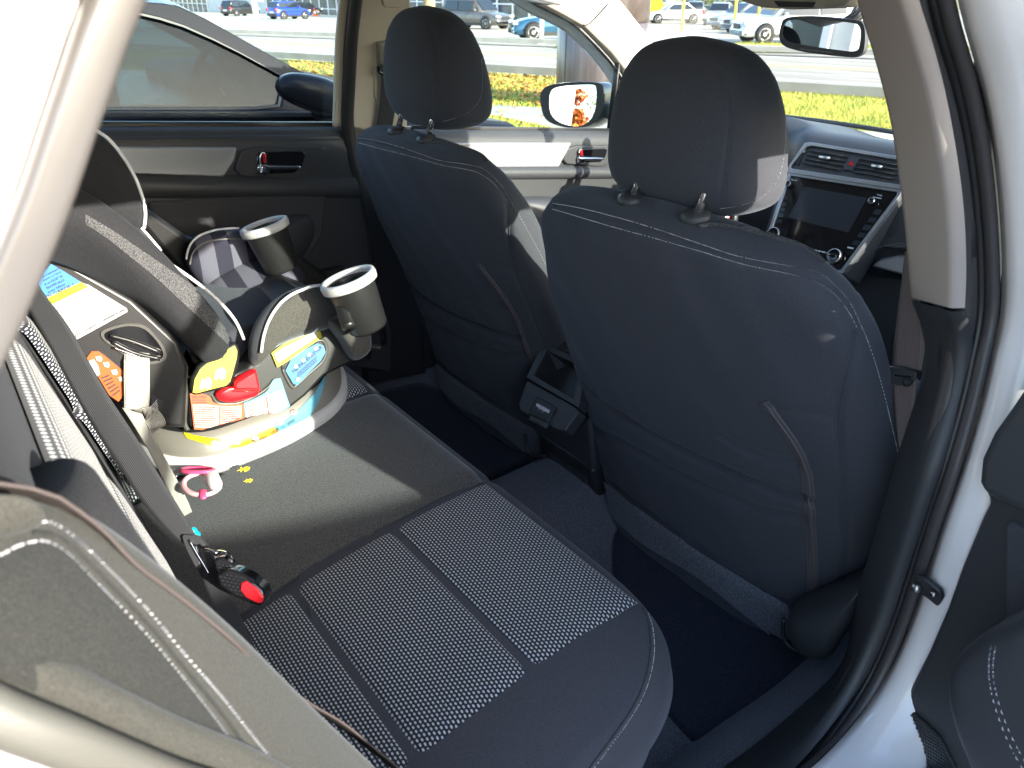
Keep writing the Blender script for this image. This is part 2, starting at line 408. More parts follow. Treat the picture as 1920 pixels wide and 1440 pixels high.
M_['ypaint'] = newmat('yellow_road_paint', (.55, .46, .22), .8)
M_['soil'] = newmat('lawn_soil', (.10, .14, .03), .95); noise_var(M_['soil'], 5, (.08, .11, .02), (.17, .2, .04))
M_['grass'] = newmat('grass_blades', (.20, .28, .035), .7, Transmission_Weight=0.); noise_var(M_['grass'], 2.2, (.27, .34, .035), (.56, .50, .09))
c0 = A((CAM[0], CAM[1], 0))
V = []
for s_ in (-60, S0, 260):
    for t_ in (-220, 220):
        p = c0+head*s_+side*t_; V.append((p[0], p[1], -.42-SL*max(0, s_-S0)))
o = mesh('ground', V, [(0, 1, 3, 2), (2, 3, 5, 4)], M_['asphalt'], None, False); o['kind'] = 'structure'
def strip(name, a, b, mat, dz, ext=70, hgt=0, parent=None):
    """band of ground between two sight lines that were traced on it, run on straight both ways"""
    a0, a1 = G(*a[0], dz), G(*a[1], dz); b0, b1 = G(*b[0], dz), G(*b[1], dz)
    da, db = nrm(a1-a0), nrm(b1-b0); n = 48; la = np.linalg.norm(a1-a0); lb = np.linalg.norm(b1-b0); V = []
    for i in range(n+1):
        t = i/n
        for o_, d_, l_ in ((a0, da, la), (b0, db, lb)):
            q = o_+d_*(-ext+(l_+2*ext)*t); V.append((q[0], q[1], gz(q[0], q[1])+dz))
    F = grid_faces(n+1, 2)
    o = mesh(name, V, F, mat, parent, False); o['kind'] = 'structure'
    if hgt: sd_ = o.modifiers.new('solid', 'SOLIDIFY'); sd_.thickness = hgt; sd_.offset = -1
    return o
NE = ((560, 110), (1650, 180)); FE = ((440, 62), (1650, 104))
lerp = lambda t: tuple((NE[i][0]*(1-t)+FE[i][0]*t, NE[i][1]*(1-t)+FE[i][1]*t) for i in (0, 1))
strip('road', NE, FE, M_['road'], .004)
for t, wd, mt, nm in ((.62, .012, 'ypaint', 'road_marking'), (.66, .012, 'ypaint', 'road_marking'), (.28, .02, 'paint', 'road_marking'), (.86, .02, 'paint', 'road_marking'), (.45, .016, 'paint', 'road_marking'), (.10, .016, 'paint', 'road_marking')):
    strip(nm, lerp(t-wd), lerp(t+wd), M_[mt], .008)
k = strip('kerb', lerp(-.03), lerp(0), M_['concrete'], .12, hgt=.14); k['kind'] = 'structure'
k = strip('kerb', lerp(1.0), lerp(1.03), M_['concrete'], .12, hgt=.14); k['kind'] = 'structure'
strip('dealer_lot', ((440, 60), (1650, 101)), ((440, 16), (1650, 26)), M_['lot'], .006)
# lawn between the parking row and the road
strip('lawn', ((560, 112.5), (1650, 183)), ((560, 235), (1650, 330)), M_['soil'], .06)
strip('verge', ((1200, 93), (1650, 102)), ((1200, 78), (1650, 84)), M_['soil'], .03, ext=3)
walk = [G(u, v, .075) for u, v in ((700, 178), (860, 193), (1030, 202), (1150, 212), (1400, 300), (1250, 300), (1020, 236), (930, 217), (860, 212), (700, 200))]
o = mesh('sidewalk', walk, [tuple(range(len(walk)))], M_['concrete'], None, False); o['kind'] = 'structure'
from mathutils.geometry import intersect_point_tri_2d
def inpoly(p, poly):
    c = False; n = len(poly); j = n-1
    for i in range(n):
        if (poly[i][1] > p[1]) != (poly[j][1] > p[1]) and p[0] < (poly[j][0]-poly[i][0])*(p[1]-poly[i][1])/(poly[j][1]-poly[i][1]+1e-12)+poly[i][0]: c = not c
        j = i
    return c
# grass blades, drawn over the part of the lawn the windows show
V, F = [], []
def blades(n, ur, vf, h0, h1, dz=.06):
    for _ in range(n):
        u = random.uniform(*ur); t = random.random(); v0, v1 = vf(u); v = v0+(v1-v0)*t
        p = G(u, v, dz)
        if inpoly(p, walk): continue
        h = random.uniform(h0, h1); a = random.uniform(0, 6.28); wv = .006+.004*random.random(); q = A((math.cos(a), math.sin(a), 0))
        ln = A((random.gauss(0, .35), random.gauss(0, .35), 0))*h; k = len(V)
        V.extend([p-q*wv, p+q*wv, p+A((0, 0, h))+ln]); F.append((k, k+1, k+2))
nearv = lambda u: (112.5+(u-560)*.0645, 250)
blades(22000, (540, 1240), nearv, .03, .065); blades(26000, (1380, 1760), nearv, .04, .09)
blades(3000, (1380, 1700), lambda u: (80+(u-1200)*.013, 93+(u-1200)*.02), .08, .16, .03)
o = mesh('lawn_grass', V, F, M_['grass'], None, False); tag(o, 'sunlit yellow green grass blades covering the roadside lawn', 'grass', kind='stuff')
M_['leaf'] = newmat('fallen_leaves', (.5, .16, .03), .7); noise_var(M_['leaf'], 9, (.55, .13, .02), (.62, .42, .10))
V, F = [], []
for _ in range(2600):
    u = random.uniform(540, 1140); v0 = nearv(u)[0]; v = v0+abs(random.gauss(0, .45))*(200-v0)
    if v > 245: continue
    p = G(u, v, .06+random.uniform(.015, .05)); s = random.uniform(.025, .06); a = random.uniform(0, 6.28)
    q1 = A((math.cos(a), math.sin(a), random.uniform(-.5, .5)))*s; q2 = A((-math.sin(a), math.cos(a), random.uniform(-.5, .5)))*s*.7; k = len(V)
    V.extend([p-q1, p-q2, p+q1, p+q2]); F.append((k, k+1, k+2, k+3))
o = mesh('leaf_litter', V, F, M_['leaf'], None, False); tag(o, 'orange and tan fallen leaves scattered on the roadside lawn', 'leaves', kind='stuff')

# ------------------------------------------------------------------ outdoor cars
M_['tyre'] = newmat('tyre_rubber', (.015, .015, .015), .8); M_['rim'] = newmat('wheel_alloy', (.5, .5, .52), .3, .7)
M_['darkglass'] = newmat('dark_car_glass', (.015, .02, .025), .05, spec=.8); M_['lampred'] = newmat('tail_lamp_red', (.5, .02, .02), .2)
M_['lampwhite'] = newmat('head_lamp_clear', (.6, .6, .62), .12); M_['plate'] = newmat('number_plate_white', (.7, .72, .75), .5)
PAINTS = {'grey': (.10, .095, .09), 'blue': (.012, .04, .32), 'dark': (.025, .024, .024), 'teal': (.02, .09, .17), 'white': (.75, .76, .78), 'silver': (.42, .44, .46), 'black': (.015, .016, .02), 'lblue': (.20, .28, .36)}
for k in list(PAINTS): M_['p_'+k] = clearcoat(k+'_car_paint', PAINTS[k], .3, .3 if k not in ('white', 'blue') else 0)
def car(label, pos, heading, paint, Lc=4.5, Wc=1.82, Hc=1.62, kind='suv', group=None, name='parked_car', detail=True):
    """heading: direction the nose points, in the ground plane"""
    root = thing(name, label, 'car', pos, group, math.atan2(heading[1], heading[0])); h = Lc/2; pm = M_['p_'+paint]
    belt = Hc*.60 if kind == 'suv' else Hc*.64
    if kind == 'sedan': sh = [(-1, .50), (-.97, .78), (-.80, .98), (-.6, 1.0), (-.3, 1.0), (.25, 1.0), (.5, .93), (.75, .86), (.93, .74), (1, .48)]
    else: sh = [(-1, .55), (-.985, .93), (-.9, 1.0), (-.6, 1.0), (-.3, 1.), (.2, .99), (.45, .96), (.72, .88), (.92, .76), (1, .50)]
    rings = []
    for x, t in sh:
        e = 1-abs(x)**9*.16; zt = belt*t; wb = Wc/2*e; zb = .24 if abs(x) < .95 else .36
        rings.append([(x*h, y, z) for y, z in ((-wb*.9, zb), (-wb, zb+.10), (-wb, zt*.62), (-wb*.985, zt*.80), (-wb*.93, zt*.965), (-wb*.80, zt), (0, zt+.025), (wb*.80, zt), (wb*.93, zt*.965), (wb*.985, zt*.80), (wb, zt*.62), (wb, zb+.10), (wb*.9, zb))])
    b = loft('body', rings, pm, root, local=True); 
    if kind == 'suv': xs = (-.93, -.80, .20, .50)
    elif kind == 'hatch': xs = (-.95, -.80, .15, .52)
    else: xs = (-.72, -.42, .08, .45)
    # cabin: base a..d at belt height, roof b..c
    cb = []
    for x, z, wf in ((xs[0]*h, belt*.985, .88), (xs[1]*h, Hc*.97, .72), ((xs[1]*h*.6+xs[2]*h*.4), Hc, .70), (xs[2]*h, Hc*.965, .72), (xs[3]*h, belt*.97, .88)):
        cb.append((x, z, wf*Wc/2))
    lo = [(x, belt*.97, Wc/2*.90) for x, _, _ in cb]
    rings = []
    for (x, z, wv), (_, zl, wl) in zip(cb, lo):
        rings.append([(x, -wl if z > zl+.1 else -wv, zl-.05), (x, -wv, z-.04), (x, -wv*.9, z), (x, 0, z+.012), (x, wv*.9, z), (x, wv, z-.04), (x, wl if z > zl+.1 else wv, zl-.05)])
    loft('cabin', rings, pm, root, local=True)
    if detail:
        g = M_['darkglass']; x0, x1, x2, x3 = [a*h for a in xs]; zt = Hc*.93; zb = belt+.02
        for sg in (-1, 1):
            wl = Wc/2*.905; wt = Wc/2*.755; P = lambda x, z: (x, sg*(wl+(wt-wl)*(z-belt)/(Hc-belt)+.012), z)
            xm = (x1+x2)/2-.05
            for poly in ([(x0+.25, zb+.06), (x1+.10, zt), (xm-.05, zt), (xm-.05, zb)] , [(xm+.03, zb), (xm+.03, zt), (x2+.0, zt-.02), (x3-.28, zb)]):
                prism('side_window', [P(*q) for q in poly], (0, -sg*.02, 0), g, root, local=True)
        for xa, xb, nm in ((x3, x2, 'windshield'), (x0, x1, 'rear_window')):
            sgx = 1 if nm == 'windshield' else -1
            pts = [(xa*.98+xb*.02+sgx*.02, -Wc*.40, belt+.04), (xa*.98+xb*.02+sgx*.02, Wc*.40, belt+.04), (xa*.12+xb*.88+sgx*.025, Wc*.33, Hc*.955), (xa*.12+xb*.88+sgx*.025, -Wc*.33, Hc*.955)]
            prism(nm, pts, (-sgx*.02, 0, -.01), g, root, local=True)
        for sg in (-1, 1):
            box('headlight', (h*.955, sg*Wc*.37, belt*.72), (.18, .34, .13), M_['lampwhite'], root, .03, local=True)
            box('taillight', (-h*.965, sg*Wc*.40, belt*.84), (.16, .22, .26), M_['lampred'], root, .03, local=True)
            box('wing_mirror', (h*.30, sg*(Wc/2+.06), belt+.05), (.10, .18, .12), pm, root, .03, local=True)
            prism('sill_trim', [(-h*.62, sg*(Wc/2+.006), .22), (h*.62, sg*(Wc/2+.006), .22), (h*.62, sg*(Wc/2+.006), .36), (-h*.62, sg*(Wc/2+.006), .36)], (0, -sg*.03, 0), M_['plast'], root, local=True)
        box('number_plate', (-h-.003, 0, belt*.62), (.02, .5, .13), M_['plate'], root, local=True)
        box('grille', (h*.995, 0, belt*.6), (.03, Wc*.42, .20), M_['plast'], root, .02, local=True)
        box('bumper', (-h*.985, 0, .42), (.12, Wc*.86, .2), M_['plast'], root, .04, local=True)
    for sx in (-.62, .62):
        for sg in (-1, 1):
            yo = sg*(Wc/2-.10)
            arch = lathe('wheel_arch', [(0, 0), (.39, 0), (.40, .02), (0, .03)], (sx*h, sg*(Wc/2-.012), .36), M_['plast'], root, (0, sg, 0), 20, local=True)
            wh = lathe('wheel', [(.2, -.1), (.33, -.1), (.345, -.07), (.345, .09), (.33, .115), (.22, .12), (.2, .1)], (sx*h, yo, .345), M_['tyre'], root, (0, sg, 0), 24, local=True)
            rm = lathe('rim', [(0, .0), (.04, .125), (.07, .12), (.08, .105), (.19, .112), (.215, .125), (.225, .11), (.225, 0)], (sx*h, yo, .345), M_['rim'], wh, (0, sg, 0), 20, local=True)
            if detail:
                VV, FF = [], []
                for q in range(5):
                    a = q*2*math.pi/5
                    for rr, aw in ((.07, .30), (.20, .22)): pass
                    c_, s_ = math.cos(a+.63), math.sin(a+.63); kk = len(VV); n_ = .126
                    for rr, wv in ((.08, .03), (.20, .055)):
                        for e in (-1, 1): VV.append((sx*h+rr*c_-e*wv*s_, yo+sg*n_, .345+rr*s_+e*wv*c_))
                    FF.append((kk, kk+1, kk+3, kk+2))
                mesh('rim_gap', VV, FF, M_['tyre'], rm, False, local=True)
    return root
def gp(u, v): 
    p = G(u, v); return (p[0], p[1], gz(p[0], p[1])+.006)
def dirv(a):          # heading in degrees: 0 = to the right of the view, 90 = away from it
    return rt_h*math.cos(R_(a))+head*math.sin(R_(a))
rt_h = side
car('grey compact suv driving past the glass building behind the driver headrest', gp(893, 54), dirv(-35), 'grey', 4.5, 1.84, 1.66)
car('blue hatchback with round tail lamps parked beside the orange cone', gp(543, 36), dirv(52), 'blue', 3.9, 1.7, 1.55, 'hatch')
car('dark brown suv seen from behind, parked left of the white lamp post', gp(452, 30), dirv(62), 'dark', 4.6, 1.85, 1.68)
car('dark blue car parked beyond the blue hatchback', gp(572, 29), dirv(50), 'black', 4.3, 1.78, 1.5, 'hatch')
car('teal blue car half hidden behind white post and the round column', gp(1052, 76), dirv(188), 'teal', 4.3, 1.78, 1.5, 'sedan')
rowg = 'cars in the far lot beyond the road'
for u, v, a, p_, kd, lb in ((1300, 38, 80, 'lblue', 'suv', 'pale blue suv parked in the far lot behind yellow post'),
        (1347, 47, 250, 'silver', 'sedan', 'silver sedan facing the road between two yellow posts'),
        (1395, 56, 200, 'silver', 'sedan', 'silver sedan side on above the passenger headrest stitching'),
        (1432, 63, 195, 'white', 'sedan', 'white sedan nearest the leaning white post'),
        (1440, 30, 185, 'white', 'sedan', 'white sedan farthest away in front of the dark wall'),
        (1478, 80, 185, 'white', 'suv', 'white suv at the lot edge behind the inside mirror'),
        (1550, 66, 190, 'silver', 'suv', 'silver suv in the lot hidden mostly by the inside mirror'),
        (1262, 44, 180, 'white', 'sedan', 'white sedan beside the yellow canopy')):
    car(lb, gp(u, v), dirv(a), p_, 4.5, 1.8, 1.5 if kd == 'sedan' else 1.65, kd, rowg)

for k in ('van',): pass
car('large silver suv added unseen in the next bay on the right to shade the near bench', (3.12, .95, -.41), A((0, 1., 0)), 'silver', 4.7, 1.9, 1.57, 'suv')  # added out of view, its roof height set to block sun from the near bench
nc = thing('parked_car', 'black car parked close alongside, its side window and round mirror filling the left rear window', 'car', (-2.5, 0, -.42))
M_['nblack'] = newmat('black_car_paint_near', (.010, .011, .016), .25, 0, .12)
M_['nglass'] = glassmat('tinted_side_glass', (.20, .29, .32), .8)
for n_ in M_['nglass'].node_tree.nodes:
    if n_.type == 'MATH' and n_.operation == 'ADD': n_.inputs[1].default_value = .025
NX = -1.72
prf = [(-2.9, .30), (-2.75, .56), (-2.2, .66), (-1.2, .70), (-.3, .702), (.1, .69), (.45, .662), (.78, .625), (1.2, .57), (1.62, .50), (1.85, .38), (1.95, .15), (1.9, -.2), (-2.9, -.2)]
prism('body', [(NX, y, z) for y, z in prf], (-1.72, 0, 0), M_['nblack'], nc, .07, 5)
NB_ = PN(nrm((1, 0, .33)), (NX-.02, 0, .69))
outr = [(-420, 40), (-200, -70), (0, -60), (150, -28), (270, 3), (330, 9), (383, 33), (437, 63), (510, 104), (570, 136), (625, 172), (668, 206), (600, 214), (300, 214), (-420, 214)]
innr = [(-360, 70), (-160, 0), (0, 2), (150, 8), (262, 24), (300, 33), (346, 48), (401, 73), (450, 98), (500, 126), (535, 146), (524, 200), (480, 205), (250, 206), (-360, 206)]
ringprism('window_frame', [NB_(*p) for p in outr], [NB_(*p) for p in innr], A((-.03, 0, -.01)), M_['nblack'], nc, .004)
ringprism('window_seal', [NB_(*p)+A((.004, 0, 0)) for p in innr], [NB_(240+(u-240)*.985, 110+(v-110)*.95)+A((.004, 0, 0)) for u, v in innr], A((-.012, 0, 0)), M_['rubber'], nc)
prism('side_window', [NB_(*p)+A((-.012, 0, 0)) for p in innr], A((-.003, 0, 0)), M_['nglass'], nc)
V = []
rl = resample(spline([NB_(*p) for p in outr[:12]], 5), .05)
for p in rl:
    for t in np.linspace(0, 1, 9): V.append(p+A((-.02-1.05*t, 0, .05*math.sin(math.pi*t))))
mesh('roof', V, grid_faces(len(rl), 9), M_['nblack'], nc)
box('cabin_floor', (-2.5, -.3, .30), (1.4, 2.4, .05), M_['plast'], nc); box('front_seat', (-2.15, .0, .62), (.5, .14, .62), M_['cloth2'], nc, .05)
box('front_seat', (-2.8, .0, .62), (.5, .14, .62), M_['cloth2'], nc, .05); sweep('dash_top', [(-1.8, .62, .66), (-3.0, .62, .66)], rrect(.2, .08, .05), M_['plast2'], nc)
tt_ = np.linspace(0, 2*math.pi, 30); sweep('wheel_rim', [A((-2.15, .42+.06*math.sin(q), .66+.17*math.sin(q)))+A((.18*math.cos(q), 0, 0)) for q in tt_], sellipse(.014, .014, 2, 8), M_['plast2'], nc, upv=(0, 1, 0), caps=False)
sweep('belt_strip', [PX(NX+.012)(u, 214+.0*u) for u in (-420, 100, 400, 600, 700)], rrect(.008, .010, .004), M_['rubber'], nc, upv=(0, 0, 1))
mm_ = [(516, 166), (519, 150), (530, 140), (552, 136), (590, 141), (625, 153), (652, 176), (660, 205), (640, 218), (600, 214), (560, 200), (530, 184)]
pillow('wing_mirror', [PX(-1.50)(*p) for p in mm_], .075, (1, -.25, .2), M_['nblack'], nc, p=2.4, back=1.0)
sweep('mirror_foot', [PX(-1.55)(610, 205), PX(-1.66)(620, 216), PX(-1.72)(628, 222)], rrect(.03, .05, .02), M_['nblack'], nc, upv=(0, 1, 0))
lathe('wheel', [(.2, -.1), (.32, -.1), (.335, -.07), (.335, .08), (.32, .1), (.22, .11)], (NX-.12, 1.15, -.08), M_['tyre'], nc, (1, 0, 0), 28)
# ------------------------------------------------------------------ street furniture, buildings, trees
M_['polewhite'] = newmat('white_post_paint', (.74, .74, .72), .5); M_['poleyel'] = newmat('yellow_post_paint', (.78, .62, .10), .5)
M_['bark'] = newmat('tree_bark', (.22, .17, .10), .9); noise_var(M_['bark'], 9, (.15, .11, .06), (.34, .27, .17), stretch=(2, 2, .35)); bump(M_['bark'], 12, .8, .03)
M_['wallpale'] = newmat('pale_building_wall', (.55, .56, .55), .8); noise_var(M_['wallpale'], 1.5, (.5, .51, .5), (.6, .61, .6))
M_['wallgrey'] = newmat('grey_panel_wall', (.30, .31, .31), .7); M_['frame'] = newmat('white_window_frame', (.75, .76, .77), .5)
M_['shopglass'] = newmat('shop_glass', (.03, .045, .05), .05, spec=.9); noise_var(M_['shopglass'], .5, (.02, .035, .04), (.10, .13, .13))
M_['canopy'] = newmat('yellow_canopy', (.85, .68, .0), .5)
def post(u, v, wpx, mat, label, lean=0., hgt=8, group=None, boxp=False):
    p = A(gp(u, v)); d = (p-CAM)@fw; r = wpx/2*d/FPX; t = thing('lamp_post' if mat == 'polewhite' else 'yellow_post', label, 'post', tuple(p), group)
    top = p+A((0, 0, hgt))+rt_h*lean*hgt
    sweep('shaft', np.linspace(p, top, 4), sellipse(r, r, 2, 16), M_[mat], t, upv=(0.01, 1, 0))
    lathe('base_flange', [(r*1.7, 0), (r*1.7, .05), (r*1.1, .12)], p, M_[mat], t, k=16)
    if boxp: box('junction_box', p+A((0, 0, 1.9))+rt_h*r*2.0, (r*2, r*2, .9), M_[mat], t, .02)
    return t
post(485, 57, 10, 'polewhite', 'white lamp post with a grey box standing left of the blue hatchback', -.04, boxp=True)
post(1014, 83, 9, 'polewhite', 'white lamp post in front of the teal blue car', 0.02)
post(1433, 79, 6, 'polewhite', 'thin white post leaning right among the far parked cars', .12)
for u, v, lb, le in ((1278, 60, 'yellow post nearest the yellow canopy', -.03), (1375, 66, 'middle yellow post leaning left above the passenger headrest', -.05), (1418, 72, 'yellow post beside the thin leaning white post', -.06)):
    post(u, v, 5, 'poleyel', lb, le, 8, 'yellow posts along the far lot')
# traffic cone
p = A(gp(591, 31)); t = thing('traffic_cone', 'orange traffic cone beside the blue hatchback', 'cone', tuple(p)); M_['cone'] = newmat('orange_cone', (.8, .09, .02), .5)
lathe('cone_body', [(.22, 0.05), (.03, .9), (.0, .91)], p, M_['cone'], t, k=16); box('cone_base', p+A((0, 0, .025)), (.5, .5, .05), M_['cone'], t)
lathe('cone_band', [(.155, .35), (.12, .52)], p+A((0, 0, .0)), M_['polewhite'], t, k=16)
# round clad column
p = A(gp(1122, 205)); dd = (p-CAM)@fw; r = 81*dd/FPX
M_['colmetal'] = newmat('brushed_brown_cladding', (.13, .105, .105), .36, .4); noise_var(M_['colmetal'], 2.2, (.10, .075, .075), (.17, .145, .15), stretch=(4, 4, .2))
t = thing('round_column', 'round brown grey clad column standing on the lawn by the wing mirror', 'column', tuple(p))
for k in range(4):
    z0 = k*1.25; lathe('cladding_ring', [(r*.98, z0+.0), (r, z0+.01), (r, z0+1.235), (r*.98, z0+1.245)], p+A((0, 0, -.1)), M_['colmetal'], t, k=64)
for a in (-25, 48, 120, 195, 265):
    q = A((math.cos(R_(a)), math.sin(R_(a)), 0))*r*1.0005; box('seam', p+q+A((0, 0, 2.3)), (.008, .008, 4.9), M_['rubber'], t)
# glass fronted building across the road
def building(label, a, b, hgt, depth, wallm, bays, z_tr=1.3, flip=False):
    P0, P1 = (A(gp(*a)), A(gp(*b))) if len(a) == 2 else (A(a, float), A(b, float)); d = nrm((P1-P0)*A((1, 1, 0))); n = A((-d[1], d[0], 0.)); 
    if (n@head < 0) != flip: n = -n
    Lw = np.linalg.norm((P1-P0)[:2]); z0 = min(P0[2], P1[2])-.1; t = thing('building', label, 'building', (P0[0], P0[1], z0)); P0 = A((P0[0], P0[1], z0))
    prism('wall', [P0, P0+d*Lw, P0+d*Lw+n*depth, P0+n*depth], (0, 0, hgt), M_[wallm], t)
    prism('roof', [P0-n*.3-d*.3+A((0, 0, hgt)), P0-n*.3+d*(Lw+.3)+A((0, 0, hgt)), P0+d*(Lw+.3)+n*depth+A((0, 0, hgt)), P0-d*.3+n*depth+A((0, 0, hgt))], (0, 0, .25), M_['wallgrey'], t)
    for s0, s1 in bays:
        w_ = (s1-s0)*Lw; q = P0+d*s0*Lw-n*.06
        f = prism('window', [q+A((0, 0, .1)), q+d*w_+A((0, 0, .1)), q+d*w_+A((0, 0, hgt*.82)), q+A((0, 0, hgt*.82))], n*.04, M_['shopglass'], t)
        nm = max(1, int(w_/2.2))
        for k in range(nm+1): box('mullion', q+d*w_*k/nm-n*.05+A((0, 0, hgt*.44)), (.13, .13, hgt*.78), M_['frame'], f)
        for zz in (.15, z_tr, hgt*.5, hgt*.8):
            c_ = q+d*w_/2-n*.05+A((0, 0, zz)); rot = np.stack([d, n, A((0, 0, 1.))]); box('transom', c_, (w_, .10, .10), M_['frame'], f, rot=rot.T)
    return t
building('pale showroom with dark glass bays across the road, left of the driver seat', (300, 20), (700, 30), 6, 12, 'wallpale', ((.0, .32), (.62, .98)), 1.6)
building('glass fronted showroom behind the grey suv across the road', (735, 34), (1010, 43), 6, 12, 'wallgrey', ((.03, .42), (.50, .955)), 1.7)
building('white building with shop glass behind the yellow canopy', (1060, 36), (1262, 30), 5, 8, 'wallpale', ((.3, .9),), 1.6)
building('long dark grey building behind the far parked cars', (1275, 24), (1700, 30), 4.5, 8, 'wallgrey', ((.02, .4), (.5, .95)), 1.4)
building('dealership with tall dark glass bays behind the white car, seen in the inside mirror', (-16, -11.5, -.42), (-2.95, -11.5, -.42), 5.5, 8, 'wallpale', ((.03, .3), (.34, .62), (.66, .97)), 1.4, True)
pa, pb = A(gp(1195, 42)), A(gp(1262, 40)); t = thing('canopy', 'bright yellow sloping canopy above the white car in the windshield', 'canopy', tuple(pa))
da = (pa-CAM)@fw; zc = PD(da)(1200, 22)[2]; d = nrm((pb-pa)*A((1, 1, 0)))
c_ = PD(da)
prism('canopy_roof', [c_(1150, -14), c_(1238, -2), c_(1256, 22), c_(1180, 20)], head*1.6+A((0, 0, .1)), M_['canopy'], t)
for u in (1190, 1245):
    q = c_(u, 20)+head*.8; box('canopy_post', (q[0], q[1], (q[2]+pa[2])/2), (.15, .15, q[2]-pa[2]), M_['polewhite'], t)
# trees
M_['leafgreen'] = newmat('autumn_green_leaves', (.14, .20, .03), .7); noise_var(M_['leafgreen'], .7, (.09, .14, .02), (.34, .34, .06))
M_['leaforange'] = newmat('orange_leaves', (.55, .14, .02), .7); noise_var(M_['leaforange'], .9, (.40, .07, .01), (.66, .26, .04))
def tree(label, p, h, cr, mat, n=900, tr=.12, name='tree', ls=.12, crz=.0, grp=None):
    p = A(p, float); t = thing(name, label, 'tree' if name != 'shrub' else 'shrub', tuple(p), grp)
    pts = [p, p+A((.05, .02, h*.35)), p+A((-.05, .05, h*.6)), p+A((0, 0, h*.9))]
    sweep('trunk', spline(pts, 5), sellipse(tr, tr, 2, 10), M_['bark'], t, upv=(0, 1, 0.01), scale=np.linspace(1, .25, 16))
    V, F = [], []; cl = [(A((random.gauss(0, .45), random.gauss(0, .45), random.gauss(0, .4)))*cr, random.uniform(.25, .5)*cr) for _ in range(14)]
    c = p+A((0, 0, h-cr*.8+crz))
    for _ in range(n):
        q, rr = random.choice(cl); o_ = A((random.gauss(0, 1), random.gauss(0, 1), random.gauss(0, 1))); o_ = o_/np.linalg.norm(o_)*rr*random.random()**.4
        x = c+q+o_; a = nrm(A((random.gauss(0, 1), random.gauss(0, 1), random.gauss(0, 1)))); b = nrm(np.cross(a, (0.3, .2, .9))); s = ls*random.uniform(.6, 1.3); k = len(V)
        V.extend([x-a*s, x-b*s*.6, x+a*s, x+b*s*.6]); F.append((k, k+1, k+2, k+3))
    mesh('crown', V, F, M_[mat], t, False)
    lim = []
    for q, rr in cl[:6]:
        st = p+A((0, 0, h*.45)); k = len(lim); e = c+q; dx = nrm(np.cross(e-st, (0, 0, 1)))*tr*.3
        lim += [st-dx, st+dx, e]
    mesh('limb', lim, [(3*i, 3*i+1, 3*i+2) for i in range(6)], M_['bark'], t, False)
    return t
tree('thick straight tree trunk behind the driver headrest', gp(806, 47), 9, 2.6, 'leafgreen', 1500, .50)
tree('orange autumn tree far behind the car, seen in the driver wing mirror', (-6.35, -50, -.42), 5.0, 1.7, 'leaforange', 3000, .14, ls=.16)
tree('yellow green tree right of the orange tree in the wing mirror', (-4.2, -52, -.42), 6.6, 1.7, 'leafgreen', 900, .14, ls=.11)
tree('small yellow green tree beside the leftmost yellow post', gp(1312, 33), 2.6, 1.1, 'leafgreen', 500, .08)
tree('round yellow green bush above the silver sedan', gp(1342, 34), 1.8, 1.1, 'leafgreen', 600, .08, 'shrub')
tree('low green bush left of the leaning white post', gp(1392, 36), 1.6, .9, 'leafgreen', 500, .08, 'shrub')

# PART3
# =================================================================== THE WHITE CAR: BODY
body = thing('car_body', 'open white car body with beige pillars, black seals and dark carpet around the seats', 'car body', (0, 0, -.42))
def key(tab, z):
    k = sorted(tab); return float(np.interp(z, k, [tab[i] for i in k]))
# floor, tunnel, inner side trim
V = []; xs = np.linspace(-.76, .70, 90); ys = np.linspace(-.60, 1.75, 76)
def floorz(x, y):
    tz = .085*math.exp(-(x/.13)**4)*(1 if y > .12 else .9)
    return tz+.012*math.sin(9*x+3*y)*.3+max(0, (y-1.25))*.55
V = [(x, y, floorz(x, y)) for x in xs for y in ys]
o = mesh('floor_carpet', V, grid_faces(90, 76), M_['carpet2'], body, keep=True); FLOOR = o
box('underbody', (0, .3, -.10), (1.66, 3.2, .10), M_['plast'], body)
box('firewall', (0, 1.80, .26), (1.46, .04, .66), M_['plast'], body, .01)
box('rear_bulkhead', (0, -.72, .30), (1.4, .05, .62), M_['plast'], body, .01)
# sill beside the rear seat foot well: carpet ramp and plastic scuff plate
Pz = PZ(.10)
sx = spline([(.60, .74, .02), (.62, .60, .03), (.635, .45, .05), (.635, .33, .05), (.625, .2, .05), (.625, .05, .06), (.63, -.15, .08)], 10)
V = []
prof = [(-.06, -.06), (-.03, -.01), (0, .035), (.03, .060), (.07, .072), (.11, .074), (.12, .03)]
for p in sx:
    for a, b in prof: V.append((p[0]+a, p[1], p[2]+b-.015))
mesh('sill_carpet', V, grid_faces(len(sx), len(prof)), M_['carpet2'], body)
# roof and headliner
def roofz(x, y): return 1.165-.10*(x/.62)**2-.035*((y-.1)/.9)**2*(1 if y > .1 else .4)
xs = np.linspace(-.585, .60, 24); ys = np.linspace(-1.0, .93, 24)
V = [(x, y, roofz(x, y)) for x in xs for y in ys]; n_ = len(V)
V += [(x*1.02, y, roofz(x, y)+.055) for x in xs for y in ys]
F = grid_faces(24, 24)+[tuple(i+n_ for i in f) for f in grid_faces(24, 24)]
bd = [i*24 for i in range(24)]+[23*24+j for j in range(24)]+[i*24+23 for i in range(23, -1, -1)]+[j for j in range(23, -1, -1)]
F += [(bd[i], bd[i+1], bd[i+1]+n_, bd[i]+n_) for i in range(len(bd)-1) if bd[i] != bd[i+1]]
mesh('headliner', V, F, M_['headliner'], body)
V = [(x*1.1, y, roofz(x, y)+.075) for x in xs for y in ys]; mesh('roof', V, grid_faces(24, 24), M_['white'], body)
